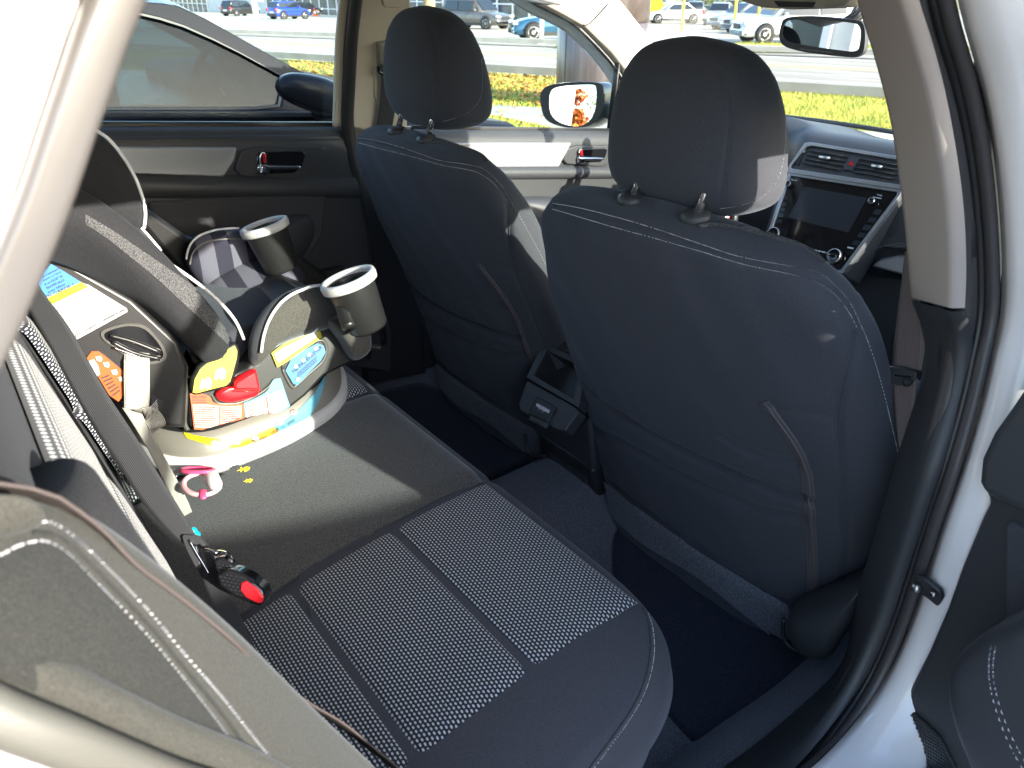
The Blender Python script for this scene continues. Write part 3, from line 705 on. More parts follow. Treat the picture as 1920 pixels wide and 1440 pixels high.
# roof rails along both sides (outer paint), they throw the roof's shade
for sg in (-1, 1):
    pth = spline([(sg*.70, .98, 1.045), (sg*.665, .6, 1.10), (sg*.655, .2, 1.125), (sg*.66, -.2, 1.125), (sg*.69, -.55, 1.09), (sg*.72, -1.0, 1.02)], 8)
    sweep('roof_rail', pth+A((sg*.045, 0, .0)), rrect(.05, .055, .02), M_['white'], body)

# --- right side, door opening beside the lens
def gX(z): return .735 if z < .55 else .735-.10*((z-.55)/.5)**1.3
def PS(off=0.):
    def f(u, v):
        x = .72
        for _ in range(12): p = PX(x)(u, v); x = .5*x+.5*(gX(min(max(p[2], 0), 1.15))+off)
        return PX(x)(u, v)
    return f
# beige inner pillar trim (upper) and dark lower trim
def trim_surf(name, Lp, Rp, mat, bulge, off=-.012, nv=40, nu=12, wrap=.02):
    """moulded trim between two traced edges, rounded over and turned back at both edges"""
    a = spline(A(Lp, float), 8); b = spline(A(Rp, float), 8); rs = lambda P: np.stack([np.interp(np.linspace(0, 1, nv), np.linspace(0, 1, len(P)), P[:, i]) for i in (0, 1)], 1)
    a, b = rs(a), rs(b); V = []; f = PS(.010); fl = PS(-.060)
    for i in range(nv):
        pa, pb = fl(*a[i]), f(*b[i]); w_ = nrm(pb-pa); n = nrm(CAM-(pa+pb)/2); n = nrm(n-w_*(n@w_)); row = [pa+A((wrap, wrap*.5, 0))]
        for j in range(nu):
            t = j/(nu-1); row.append(pa+(pb-pa)*t+n*bulge*(1-abs(2*t-1)**3.2))
        row.append(pb+A((wrap*.4, wrap*.6, 0))); V += row
    o = mesh(name, V, grid_faces(nv, nu+2), mat, body); return o
trim_surf('pillar_trim_upper', [(1592, -90), (1607, 0), (1640, 110), (1668, 220), (1685, 330), (1697, 430), (1704, 510), (1708, 558)],
          [(1672, -90), (1692, 0), (1718, 80), (1745, 180), (1768, 300), (1781, 400), (1786, 500), (1784, 578)], M_['beige'], .002)
trim_surf('pillar_trim_lower', [(1709, 563), (1730, 620), (1734, 680), (1712, 760), (1684, 850), (1657, 950), (1630, 1040), (1610, 1110), (1600, 1170), (1588, 1225), (1560, 1268), (1500, 1325), (1420, 1392), (1300, 1480)],
          [(1784, 584), (1800, 640), (1786, 740), (1755, 840), (1722, 940), (1690, 1040), (1660, 1130), (1630, 1205), (1590, 1285), (1540, 1360), (1480, 1430), (1400, 1510)], M_['plast2'], .008, nv=60)
# seal: lip, tube and outer flange, each its own sweep along the same opening edge
seal_px = [(1716, -80), (1742, 40), (1774, 150), (1797, 260), (1812, 380), (1819, 500), (1817, 590), (1803, 680), (1782, 770), (1750, 880), (1716, 980), (1684, 1080), (1650, 1180), (1610, 1270), (1560, 1350), (1500, 1420), (1420, 1490)]
seal_p = spline([PS(.005)(*p) for p in seal_px], 6)
nseal = lambda i: A((-.3, -.95, .05))
def off_sweep(name, path, dvec, sec, mat, parent): 
    return sweep(name, np.asarray(path)+A(dvec), sec, mat, parent, upv=(-.45, -.89, 0))
sweep('door_seal', seal_p, sellipse(.0135, .018, 2.4, 20), M_['seal'], body, upv=(-.45, -.89, 0))
s2 = [PS(.02)(u+28 if v < 620 else u+26, v) for u, v in seal_px]
sweep('seal_lip', spline(s2, 6), sellipse(.0055, .009, 2, 12), M_['rubber'], body, upv=(-.45, -.89, 0))
s3 = [PS(.03)(u+42 if v < 620 else u+38, v) for u, v in seal_px]
sweep('seal_flange', spline(s3, 6), sellipse(.0075, .006, 2, 12), M_['seal'], body, upv=(-.45, -.89, 0))
# white painted jamb: from the seal outward to the body edge
J = []
jp = resample(spline([PS(.036)(u+48 if v < 620 else u+44, v) for u, v in seal_px], 6), .02)
jaw = [(0, .014), (.010, .003), (.022, -.006), (.040, -.002), (.055, .004), (.070, .012), (.079, .028), (.084, .060), (.086, .12)]
for p in jp:
    for a, b in jaw: J.append(p+A((a, b, 0)))
mesh('door_jamb', J, grid_faces(len(jp), len(jaw)), M_['white'], body, keep=True)
sol = bpy.data.objects['door_jamb'].modifiers.new('solid', 'SOLIDIFY'); sol.thickness = .01; sol.offset = -1
# rear body corner and C pillar close to the lens: painted D shaped opening edge
cpx = [(.69, 635, -700), (.69, 422, -400), (.70, 318, -190), (.70, 212, 0), (.70, 139, 200), (.70, 70, 400), (.70, -24, 620), (.705, -125, 820), (.715, -205, 1000), (.725, -190, 1230), (.735, -30, 1330), (.74, 130, 1395), (.74, 300, 1462), (.735, 560, 1560), (.73, 900, 1760)]
cp = spline([PX(x)(u, v) for x, u, v in cpx], 8)
M_['frameseal'] = newmat('grey_opening_seal', (.085, .082, .072), .45); bump(M_['frameseal'], 900, .2, .0006)
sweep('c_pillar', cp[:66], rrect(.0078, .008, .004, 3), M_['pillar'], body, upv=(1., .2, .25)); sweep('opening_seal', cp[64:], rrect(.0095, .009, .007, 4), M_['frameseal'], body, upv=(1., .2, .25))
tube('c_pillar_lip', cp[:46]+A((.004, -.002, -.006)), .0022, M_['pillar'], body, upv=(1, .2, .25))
sweep('c_pillar_seal', (cp+A((-.020, .006, .004)))[64:], sellipse(.010, .008, 2, 12), M_['bolster'], body, upv=(1., .2, .25))
Q = []; rp = resample(cp, .015)
for i, p in enumerate(rp):
    tq = nrm(rp[min(i+1, len(rp)-1)]-rp[max(i-1, 0)]); o_ = nrm(np.cross((1., 0, 0), tq))
    if o_@(p-A((.8, -.1, .75))) < 0: o_ = -o_
    for a, b in ((.0085, .006), (.014, .009), (.045, .012), (.12, .012), (.30, .006)):
        Q.append(p+A((b-.006, 0, 0))+o_*a)
mesh('quarter_panel', Q, grid_faces(len(Q)//5, 5), M_['white'], body)
# sill outside
pth = spline([(.80, -.3, .02), (.80, 0, .0), (.81, .3, .0), (.81, 1.6, .0)], 6); sweep('outer_sill', pth, rrect(.055, .06, .02), M_['white'], body)
# rear inner quarter trim beside the bolster
prism('left_side_trim', [(-.755, -1.0, -.03), (-.755, 1.75, -.03), (-.745, 1.75, .62), (-.745, -1.0, .70)], (-.04, 0, 0), M_['plast2'], body)
box('wheel_arch_trim', (.655, -.62, .25), (.06, .18, .50), M_['plast2'], body, .02)

# --- A pillars, windshield, cowl
def tubeband(name, pts, a, b, mat, upv, parent=body, n=8): return sweep(name, spline(pts, n), rrect(a, b, min(a, b)*.6, 3), mat, parent, upv=upv)
# left A pillar trim: painted band from the roof corner to the dash
apx_in = [(1110, -40), (1165, 0), (1195, 38), (1225, 78), (1300, 190), (1400, 330)]
apx_out = [(960, -40), (1012, 0), (1060, 25), (1100, 48), (1150, 98), (1182, 140), (1240, 240)]
def PAP(u, v):        # plane of the left A pillar and windshield side
    return on(u, v, nrm((1., -.10, .42)), (-.68, 1.232, .811))
ap = [PAP(*p) for p in apx_out]+[PAP(*p) for p in apx_in[::-1]]
prism('a_pillar_trim', ap, nrm((-1, .1, -.42))*.035, M_['beige2'], body, .008, 3)
tube('a_pillar_joint', [PAP(u, v)+A((.004, 0, 0)) for u, v in ((1092, 47), (1104, 44), (1120, 28), (1138, 8))], .0022, M_['rubber'], body, smooth_path=4)
wd_edge = [PAP(u, v)+A((-.03, .0, 0)) for u, v in ((900, -70), (1005, 0), (1052, 24), (1092, 48), (1142, 98), (1172, 136), (1230, 230))]
tube('window_seal_front', wd_edge, .006, M_['rubber'], body, smooth_path=5)
tube('a_pillar_outer', [p+A((-.05, .03, .0)) for p in wd_edge], .028, M_['white'], body, smooth_path=5)
# right A pillar (out of sight behind the B pillar, part of the shell)
tube('a_pillar_right', [(.60, .82, 1.06), (.66, 1.1, .92), (.72, 1.5, .70)], .035, M_['beige2'], body, smooth_path=5)
# windshield glass
V = []
for i in range(9):
    for j in range(9):
        x = -1+i/4; t = j/8; V.append((x*(.64+.1*t), .93+.92*t-.10*x*x*(1), 1.085-.45*t-.01*x*x))
o = mesh('windshield', V, grid_faces(9, 9), M_['glass'], body)
# cowl, wipers and hood
prism('cowl', [(-.74, 1.80, .63), (.74, 1.80, .63), (.74, 2.0, .60), (-.74, 2.0, .60)], (0, 0, -.05), M_['plast'], body, .01)
V = []
for i in range(15):
    for j in range(12):
        x = -1+i/7; t = j/11; V.append((x*(.80-.04*t), 1.93+1.0*t, .60-.13*t**1.6-.06*x**4-.03*(t > .95)))
mesh('hood', V, grid_faces(15, 12), M_['white'], body)
for s_ in (-1, 1):
    p = [(s_*.3-.25, 1.83, .650), (s_*.3, 1.82, .655), (s_*.3+.28, 1.83, .648)]
    tube('wiper', p, .007, M_['rubber'], body, smooth_path=3)
# sun visor and overhead console
V_ = PN((0, -.25, 1), (0, .86, 1.085))
oc = [(1372, -10), (1392, 4), (1425, 14), (1480, 18), (1540, 16), (1580, 10), (1598, -4), (1600, -30), (1380, -30)]
PYo = PY(.84); prism('overhead_console', [PYo(*p) for p in oc], (0, .09, 0), M_['beige2'], body, .006, 3)
ol = [(1452, 2), (1530, 4), (1524, 14), (1462, 13)]; prism('console_lens', [PYo(*p)+A((0, -.003, 0)) for p in ol], (0, .004, 0), M_['plast'], body)
prism('header_trim', [PYo(*p) for p in ((1120, -8), (1380, -6), (1380, -34), (1110, -40))], (0, .05, .01), M_['beige2'], body, .006)

# --- left side of the shell: B pillar, rails
PL = PX(-.72)
bp_ = [(690, -40), (770, -40), (772, 60), (768, 130), (764, 240), (700, 250), (655, 238), (652, 120), (662, -40)]
def PLt(u, v):      # left side leans in towards the roof
    x = -.72
    for _ in range(10): p = PX(x)(u, v); x = -.725+.12*max(0, (p[2]-.70))/.45
    return PX(x)(u, v)
prism('left_pillar_trim', [PLt(*p) for p in bp_], (-.06, 0, 0), M_['beige2'], body, .006, 3)
prism('left_pillar_lower', [PL(*p) for p in ((652, 236), (764, 240), (790, 420), (800, 700), (690, 720), (668, 520), (655, 330))], (-.06, 0, 0), M_['plast'], body, .006)
sweep('left_seal', spline([PLt(u, v)+A((.012, 0, 0)) for u, v in ((668, -50), (655, 60), (650, 150), (648, 235), (662, 330), (680, 430), (700, 560), (715, 640))], 6), sellipse(.016, .012, 2, 14), M_['rubber'], body, upv=(1, 0, 0))
sweep('left_frame_trim', spline([PLt(u, v) for u, v in ((652, -50), (640, 60), (636, 150), (633, 236))], 5), rrect(.012, .006, .003), M_['beige2'], body, upv=(1, 0, 0))
prism('air_vent_cover', [PLt(u, v)+A((.004, 0, 0)) for u, v in ((716, -20), (754, -20), (757, 14), (750, 16), (722, 14), (716, 8))], (-.008, 0, 0), M_['beige2'], body, .003)
# driver belt height adjuster
prism('belt_adjuster_track', [PLt(u, v)+A((.003, 0, 0)) for u, v in ((702, 78), (760, 74), (762, 130), (752, 190), (712, 205), (700, 180))], (-.008, 0, 0), M_['beige2'], body, .004)
pillow('belt_adjuster', [PLt(u, v)+A((.01, 0, 0)) for u, v in ((707, 78), (742, 76), (745, 92), (738, 118), (712, 121), (708, 100))], .022, (1, 0, 0), M_['beige2'], body, sm=4)
sweep('driver_belt', spline([PLt(u, v)+A((.012, 0, 0)) for u, v in ((722, 118), (726, 150), (722, 200), (712, 260))], 4), rrect(.022, .001, .0008), M_['web'], body, upv=(1, 0, 0), uvs=True)
tube('belt_loop', [PLt(u, v)+A((.016, 0, 0)) for u, v in ((704, 120), (704, 133), (716, 136), (735, 128))], .004, M_['gloss'], body, smooth_path=4)

# =================================================================== LEFT DOORS
def door(name, label, px, mats, plane):
    t = thing(name, label, 'car door', tuple(plane(*px['panel'][0])*A((1, 1, 0))+A((0, 0, -.2)))); return t
PD0 = PX(-.72)
# rear left door
ld = thing('rear_left_door', 'closed rear left door with black panel, silver ribbed strip and chrome handle behind the child seat', 'car door', (-.72, 0, .1))
shelf = [(40, 233), (640, 236), (655, 262), (40, 262)]
prism('door_card', [PX(-.705)(*p) for p in ((60, 258), (640, 252), (668, 300), (676, 360), (680, 420), (700, 520), (735, 620), (735, 700), (300, 640), (30, 500))], (-.05, 0, 0), M_['plast2'], ld, .008, 3)
V = []
for u, v0 in ((-40, 236), (200, 236), (420, 236), (637, 236)):
    for dx, dz in ((0, 0), (.012, -.002), (.022, -.012), (.030, -.030), (.033, -.050), (.030, -.075)):
        p = PX(-.735)(u, v0); V.append(p+A((dx, 0, dz)))
mesh('window_shelf', V, grid_faces(4, 6), M_['dash'], ld)
sweep('window_seal', [PX(-.738)(u, 235) for u in (-60, 200, 420, 634)], rrect(.006, .008, .003), M_['rubber'], ld)
# mid ledge
V = []
for u in np.linspace(60, 668, 8):
    vv = 348+6*(u-60)/600
    for dx, dz in ((.0, .028), (.016, .016), (.022, 0), (.016, -.016), (.0, -.024)):
        V.append(PX(-.704)(u, vv)+A((dx, 0, dz)))
mesh('arm_ledge', V, grid_faces(8, 5), M_['dash'], ld)
trim = [(150, 276), (445, 277), (440, 300), (420, 332), (300, 328), (150, 322)]
prism('trim_strip', [PX(-.694)(*p) for p in trim], (-.012, 0, 0), M_['silver'], ld, .003, 2)
prism('ribbed_insert', [PX(-.6925)(*p) for p in ((150, 279), (432, 280), (426, 296), (408, 314), (300, 314), (150, 310))], (-.003, 0, 0), M_['silver'], ld)
V, F = [], []
for i in range(110):
    u = 160+i*2.5
    if u > 428: break
    q = [PX(-.6923)(u+a, v) for a, v in ((0, 281), (1.1, 281), (6.1, 311 if u < 402 else 311-(u-402)*.9), (5.0, 311 if u < 402 else 311-(u-402)*.9))]
    k = len(V); V += [x+A((.0006, 0, 0)) for x in q]; F.append((k, k+1, k+2, k+3))
o = mesh('rib', V, F, M_['ltsilver'], ld, False); o['kind'] = 'stuff'
def handle(parent, px0, s, x):
    """recessed bezel, cup, chrome lever and red lock tab; px0 centre, s = pixel scale"""
    f = lambda a, b, dx=0.: PX(x+dx)(px0[0]+a*s, px0[1]+b*s)
    outer = [(-78, -22), (-50, -30), (70, -32), (84, -26), (62, 12), (40, 28), (20, 34), (-78, 26), (-90, 14)]
    prism('handle_bezel', [f(*p, .006) for p in outer], (-.016, 0, 0), M_['plast2'], parent, .004, 3)
    cup_ = [(-44, -20), (38, -22), (44, -16), (36, 8), (22, 20), (-44, 22), (-48, 16), (-48, -14)]
    prism('handle_cup', [f(*p, .0085) for p in cup_], (-.012, 0, 0), M_['gloss'], parent, .002)
    lv = [f(a, b, .014) for a, b in ((-44, 8), (-30, 9), (0, 9), (34, 9))]
    sweep('lever', spline(lv, 4), sellipse(.0045, .0035, 2, 10), M_['chrome'], parent, upv=(1, 0, 0), scale=np.linspace(1.3, .7, 13))
    pillow('lever_hinge', [f(a, b, .011) for a, b in ((-47, 4), (-30, 3), (-24, 10), (-27, 22), (-46, 23))], .008, (1, 0, 0), M_['chrome'], parent, sm=4)
    tube('lock_tab', [f(a, b, .012) for a, b in ((-42, 2), (-42, -12), (-37, -19), (-32, -12), (-31, 0))], .0022, M_['chrome'], parent, smooth_path=3)
    prism('lock_mark', [f(a, b, .014) for a, b in ((-37, -17), (-31, -17), (-30, 0), (-36, 0))], (-.003, 0, 0), M_['red'], parent)
handle(ld, (530, 305), 1.0, -.70)
# arm rest and pocket
pillow('arm_rest', [PX(-.70)(u, v) for u, v in ((300, 452), (440, 436), (520, 404), (575, 400), (588, 425), (580, 455), (550, 490), (470, 505), (330, 500))], .06, (1, 0, .1), M_['leather'], ld)
prism('lower_card', [PX(-.690)(u, v) for u, v in ((280, 380), (560, 362), (614, 366), (606, 440), (560, 520), (300, 520))], (-.02, 0, 0), M_['cloth2'], ld, .006)
prism('door_pocket', [PX(-.66)(u, v) for u, v in ((560, 520), (650, 500), (700, 600), (700, 680), (600, 620))], (-.03, 0, 0), M_['plast'], ld, .01, 3)
# window frame post and pane
prism('window_glass', [PLt(u, v)+A((-.025, 0, 0)) for u, v in ((-60, 236), (634, 236), (637, 100), (644, -60), (-60, -60))], (-.004, 0, 0), M_['glass'], ld)
# front left door
fd = thing('front_left_door', 'closed driver door with sunlit silver strip and handle seen past the front seats', 'car door', (-.72, .9, .1))
V = []
for u in (772, 860, 950, 1050, 1160):
    for dx, dz in ((0, 0), (.010, -.001), (.022, -.008), (.030, -.022), (.034, -.040), (.028, -.065)):
        p = PX(-.735)(u, 241+(u-772)*.012); V.append(p+A((dx, 0, dz)))
mesh('window_shelf', V, grid_faces(5, 6), M_['dash'], fd)
sweep('window_seal', [PX(-.738)(u, 240+(u-772)*.012) for u in (772, 900, 1050, 1165)], rrect(.005, .006, .002), M_['rubber'], fd)
prism('door_card', [PX(-.706)(*p) for p in ((765, 255), (1200, 258), (1210, 480), (1000, 520), (800, 470))], (-.05, 0, 0), M_['plast2'], fd, .008)
prism('trim_strip', [PX(-.694)(*p) for p in ((800, 268), (1072, 268), (1048, 313), (800, 314))], (-.012, 0, 0), M_['silver'], fd, .003)
prism('ribbed_insert', [PX(-.6925)(*p) for p in ((810, 270), (1056, 270), (1040, 303), (1020, 305), (810, 304))], (-.003, 0, 0), M_['trimweave'], fd)
V = []
for u in np.linspace(780, 1200, 6):
    for dx, dz in ((.0, .02), (.016, .012), (.024, 0), (.018, -.014), (.0, -.022)): V.append(PX(-.704)(u, 322)+A((dx, 0, dz)))
mesh('arm_ledge', V, grid_faces(6, 5), M_['dash'], fd)
handle(fd, (1112, 292), .62, -.70)
pillow('arm_rest', [PX(-.70)(u, v) for u, v in ((960, 372), (1080, 372), (1150, 390), (1150, 430), (1050, 440), (960, 420))], .05, (1, 0, .1), M_['leather'], fd)
prism('window_glass', [PLt(u, v)+A((-.028, 0, 0)) for u, v in ((772, 240), (1168, 244), (1163, 130), (1090, 42), (1000, -4), (772, -50))], (-.004, 0, 0), M_['glass'], fd)
sweep('quarter_divider', [PLt(u, v)+A((-.02, 0, 0)) for u, v in ((1168, 118), (1160, 180), (1152, 243))], rrect(.006, .010, .003), M_['rubber'], fd, upv=(1, 0, 0))
# driver wing mirror
mr = thing('wing_mirror', 'driver side wing mirror with grey shell showing an orange tree', 'mirror', (-.95, 1.24, .60))
mo = [(1013, 190), (1016, 170), (1030, 160), (1060, 155), (1100, 154), (1128, 158), (1132, 180), (1128, 210), (1112, 232), (1085, 239), (1048, 236), (1022, 222)]
gl = [(1028, 190), (1031, 172), (1042, 164), (1070, 160), (1108, 159), (1117, 164), (1118, 190), (1112, 216), (1098, 232), (1076, 237), (1045, 228), (1031, 212)]
MN = nrm((.358, -.934, .115)); PM = PN(MN, (-.95, 1.24, .685))
M_['mirshell'] = clearcoat('grey_mirror_shell', (.10, .11, .12), .3)
P = spline([PM(*p) for p in mo], 4, True); c_ = P.mean(0); rings = []
back = -MN
for s, d_ in ((1.0, 0.), (1.03, .01), (1.06, .04), (1.02, .08), (.85, .115), (.5, .14), (.05, .148)):
    rings.append(c_+(P-c_)*s+back*d_+A((.02, 0.02, 0))*d_*4)
mesh('mirror_shell', np.array(rings).reshape(-1, 3), grid_faces(7, len(P), False, True), M_['mirshell'], mr)
g_ = spline([PM(*p) for p in gl], 4, True); 
ringprism('mirror_bezel', P, c_+(g_-c_), MN*.004-MN*.010, M_['plast'], mr)
prism('mirror_glass', g_-MN*.004, -MN*.004, M_['mirror'], mr)
# recessed turn lamp patch on the shell and the foot
q = [PM(u, v)+A((.02, 0, 0)) for u, v in ((1138, 172), (1152, 175), (1152, 206), (1140, 208))]
prism('shell_recess', [p+MN*.002 for p in q], MN*-.03, M_['plast'], mr, .003)
sweep('mirror_arm', [PM(1120, 200)+back*.05, PM(1180, 225)+back*.02+A((.04, 0, -.01))], rrect(.03, .025, .015), M_['mirshell'], mr)

# =================================================================== FRONT SEATS
SW = {.02: .235, .08: .255, .15: .275, .22: .29, .30: .302, .45: .314, .55: .306, .62: .290, .67: .276, .695: .264, .716: .248, .735: .228, .749: .200, .758: .160, .763: .10, .765: .01}
SY = {.02: .425, .1: .425, .2: .405, .3: .382, .4: .350, .5: .312, .6: .272, .7: .240, .735: .234, .753: .240, .765: .256}
STK = {.02: .10, .15: .13, .4: .135, .55: .125, .65: .11, .69: .098, .722: .085, .742: .068, .757: .042, .765: .01}
CXN = .336
def smooth_key(tab, zs):
    k = sorted(tab); y = np.interp(zs, k, [tab[i] for i in k]); ker = np.ones(5)/5
    yp = np.r_[y[0]-(y[1]-y[0])*np.arange(2, 0, -1), y, y[-1]+(y[-1]-y[-2])*np.arange(1, 3)]
    return np.convolve(yp, ker, 'valid')
def seatback_V(cx):
    zs = np.r_[np.linspace(.02, .70, 120), np.linspace(.704, .7645, 34)]; W, Y, T = smooth_key(SW, zs), smooth_key(SY, zs), smooth_key(STK, zs)
    k = 300; t = np.linspace(0, 2*math.pi, k, endpoint=False); rings = []; inw = []
    for z, wv, y, th in zip(zs, W, Y, T):
        c, s = np.cos(t), np.sin(t); nx = 3.6
        x = wv*np.sign(c)*np.abs(c)**(2/nx); yy = -th/2*np.sign(s)*np.abs(s)**(2/nx)     # s>0: towards the rear
        yc = y+th/2; fwd = (yy+th/2)/th
        x = x*(1+.07*fwd); crown = .016*(1-(x/wv)**2)*(1-fwd)                              # slightly dished bolsters / crowned back
        yb = yc+yy-crown
        # lean of the top
        rings.append(np.stack([cx+x, yb, np.full(k, z)+.012*fwd], 1)); nrm_ = np.stack([-c, np.abs(s)*0+s*.0+np.where(s > 0, 1., -1.)*np.abs(s), np.zeros(k)], 1); inw.append(nrm_/np.linalg.norm(nrm_, axis=1)[:, None])
    return np.array(rings), np.array(inw)
seat = thing('front_seat', 'black cloth front passenger seat nearest the open door, seen from behind', 'car seat', (CXN, .45, 0), 'front seats')
rings, inw = seatback_V(CXN); nr_, kk_ = rings.shape[:2]
V0 = rings.reshape(-1, 3); INW = inw.reshape(-1, 3); FS = grid_faces(nr_, kk_, False, True)+[tuple(range(kk_))[::-1], tuple(range((nr_-1)*kk_, nr_*kk_))]
class Tmp: pass
def geo_hit(bv, u, v):
    d = nrm(ray(u, v)); h = bv.ray_cast(Vector(CAM), Vector(d)); return None if h[0] is None else A(h[0])
BV = BVHTree.FromPolygons(V0.tolist(), FS)
def proj_curve(bv, px, n=8):
    out = [geo_hit(bv, u, v) for u, v in spline(A(px, float), n)]; out = [o for o in out if o is not None]; return np.array(out)
st_hi = [(1037, 381), (1088, 390), (1147, 405), (1220, 426), (1311, 456), (1384, 480), (1475, 498), (1530, 511), (1559, 529), (1592, 566), (1612, 605), (1634, 660), (1655, 730), (1672, 800), (1686, 860)]
st_lo = [(1036, 392), (1074, 403), (1147, 425), (1220, 445), (1311, 471), (1391, 495), (1475, 513), (1523, 526), (1559, 548), (1585, 577), (1606, 613)]
seam_side = [(1606, 622), (1602, 650), (1588, 704), (1574, 785), (1579, 857), (1584, 900), (1588, 975), (1584, 1091)]
seam_h = [(1446, 763), (1493, 770), (1574, 786)]
crease1 = [(1092, 722), (1128, 759), (1183, 792), (1275, 846), (1348, 879), (1424, 910), (1475, 928), (1508, 934)]
crease2 = [(1350, 818), (1400, 846), (1450, 862), (1492, 868)]
crease3 = [(1110, 800), (1200, 850), (1300, 905), (1400, 948), (1504, 972)]
flap_top = [(1108, 870), (1170, 930), (1280, 1010), (1380, 1075), (1478, 1135)]
topseam = [(1040, 386), (1147, 414), (1220, 436), (1311, 464), (1391, 488), (1475, 506), (1530, 521), (1559, 539), (1590, 572), (1606, 618)]
gr = [(st_hi, .0, .003), (topseam, .0035, .004), (seam_side, .006, .005), (seam_h, .003, .004), (crease1, .020, .0075), (crease2, .008, .010), (crease3, .010, .012), (flap_top, .014, .009)]
V1 = V0.copy()
for px, dp, rad in gr:
    if dp: 
        P = proj_curve(BV, px)
        if len(P) > 1: V1 = groove(V1, P, dp, rad, INW)
# soft sag of the cloth between seams and gentle wrinkles
V1 += INW*(.0022*np.sin(V0[:, 0]*23+V0[:, 2]*14)*np.sin(V0[:, 2]*19+1)+.0012*np.sin(V0[:, 0]*61+V0[:, 2]*37))[:, None]
# pouch of the map pocket below the crease
pk = ((V0[:, 2] < .46) & (V0[:, 1] < .44)); 
sb = mesh('backrest', V1, FS, M_['cloth'], seat, keep=True)
cur = lambda px: curve_on(sb, px, .003)
dashes('stitching', [cur(st_hi), cur(st_lo)], M_['stitch'], seat, .0042, .0026, .00055, .0007)
for px, nm in ((seam_side, 'seam'), (seam_h, 'seam')):
    cord_on(nm, cur(px), .0009, M_['cloth2'], sb, .0002)
# braided welt on the shoulder edge
bc = cur([(1312, 426), (1330, 422), (1352, 422), (1402, 431), (1475, 452), (1520, 472), (1546, 494)])
if bc is not None:
    cord_on('welt', bc, .0035, M_['knit'], seat, .0)
    V, F = [], []; P = resample(bc, .005)
    for i in range(len(P)-1):
        p, n_ = P[i, :3], nrm(P[i, 3:]); t_ = nrm(P[i+1, :3]-p); s_ = np.cross(t_, n_); k = len(V)
        for e in (-1, 1):
            a_ = p+n_*.0033; V += [a_-t_*.002+s_*e*.0006, a_+t_*.001+s_*e*.0036+n_*-.001, a_+t_*.0035+s_*e*.0036-n_*.001, a_+t_*.001+s_*e*.0006+n_*.0008]; F.append(tuple(range(k+(e > 0)*4, k+(e > 0)*4+4)))
    o = mesh('welt_braid', V, F, M_['knit'], seat, False); o['kind'] = 'stuff'
# brown zip strip down the pocket side
zc = cur([(1433, 752), (1461, 790), (1490, 832), (1512, 880), (1519, 945), (1522, 1000), (1524, 1060), (1524, 1118)])
def ribbon(name, C, wd, th, mat, parent, lift=.001):
    P = C[:, :3]+C[:, 3:]*lift; nn = C[:, 3:]; return sweep(name, P, rrect(wd/2, th/2, th*.45, 2), mat, parent, upv=lambda i: nn[i], uvs=True)
M_['zip'] = newmat('brown_zip_tape', (.10, .085, .088), .6); weave(M_['zip'], 60, (.055, .05, .056), (.095, .085, .092), 'X')
zs_ = ribbon('zip_strip', zc, .0175, .0035, M_['zip'], seat, .0012); ribbon('zip_teeth', zc, .0045, .003, M_['zip'], zs_, .0032)
# carpet flap along the bottom of the back
decal('kick_flap', sb, [(1108, 872), (1170, 932), (1280, 1012), (1380, 1077), (1482, 1138)], [(1122, 935), (1200, 1012), (1312, 1082), (1425, 1172), (1488, 1216)], M_['carpet2'], seat, .006, 60, 10)
# hinge cover of the recliner, plastic, at the outboard foot
hc = [(1482, 1146), (1500, 1134), (1560, 1112), (1618, 1088), (1624, 1096), (1606, 1150), (1580, 1195), (1560, 1222), (1520, 1224), (1492, 1205), (1478, 1176)]
pillow('hinge_cover', [PY(.372)(*p) for p in hc], .05, (.35, -1, .25), M_['plast2'], seat, p=3, sm=5, back=2.2)
tube('seat_bracket', [PY(.37)(u, v) for u, v in ((1470, 1160), (1468, 1185), (1478, 1210), (1500, 1222), (1540, 1232))], .004, M_['plast'], seat, smooth_path=4)
box('seat_rail', (CXN+.21, .80, .06), (.04, .40, .05), M_['plast'], seat, .008); box('seat_rail', (CXN-.21, .80, .06), (.04, .40, .05), M_['plast'], seat, .008)
# cushion
cu = []
for y, z0, z1, wv in ((.44, .12, .20, .22), (.46, .10, .27, .245), (.6, .09, .315, .26), (.8, .09, .335, .265), (.92, .10, .34, .26), (.97, .12, .325, .25), (.985, .16, .29, .22)):
    s_ = sellipse(wv, (z1-z0)/2, 4, 40); cu.append([(CXN+a, y, (z0+z1)/2+b) for a, b in s_])
loft('cushion', cu, M_['cloth'], seat)
# head restraint
HW = {.0: .062, .006: .088, .015: .108, .03: .130, .055: .134, .09: .131, .12: .127, .15: .121, .175: .112, .195: .100, .209: .083, .218: .054, .221: .008}
HT = {.0: .042, .008: .056, .03: .070, .06: .078, .10: .077, .14: .070, .18: .056, .205: .038, .218: .020, .221: .004}
def headrest(cx, cy, z0, parent):
    zs = np.r_[np.linspace(0, .18, 46), np.linspace(.183, .2205, 18)]; W, T = smooth_key(HW, zs), smooth_key(HT, zs); k = 160; t = np.linspace(0, 2*math.pi, k, endpoint=False); rr = []
    for z, wv, th in zip(zs, W, T):
        c, s = np.cos(t), np.sin(t); x = wv*np.sign(c)*np.abs(c)**(2/3.5); y = th*np.sign(s)*np.abs(s)**(2/2.5)
        y = y+.008*(x/.13)**2; rr.append(np.stack([cx+x, cy+y-.10*z+.01, np.full(k, z0+z)+.004*np.cos(x*20)], 1))
    rr = np.array(rr); V = rr.reshape(-1, 3); F = grid_faces(len(zs), k, False, True)+[tuple(range(k))[::-1], tuple(range((len(zs)-1)*k, len(zs)*k))]
    return V, F
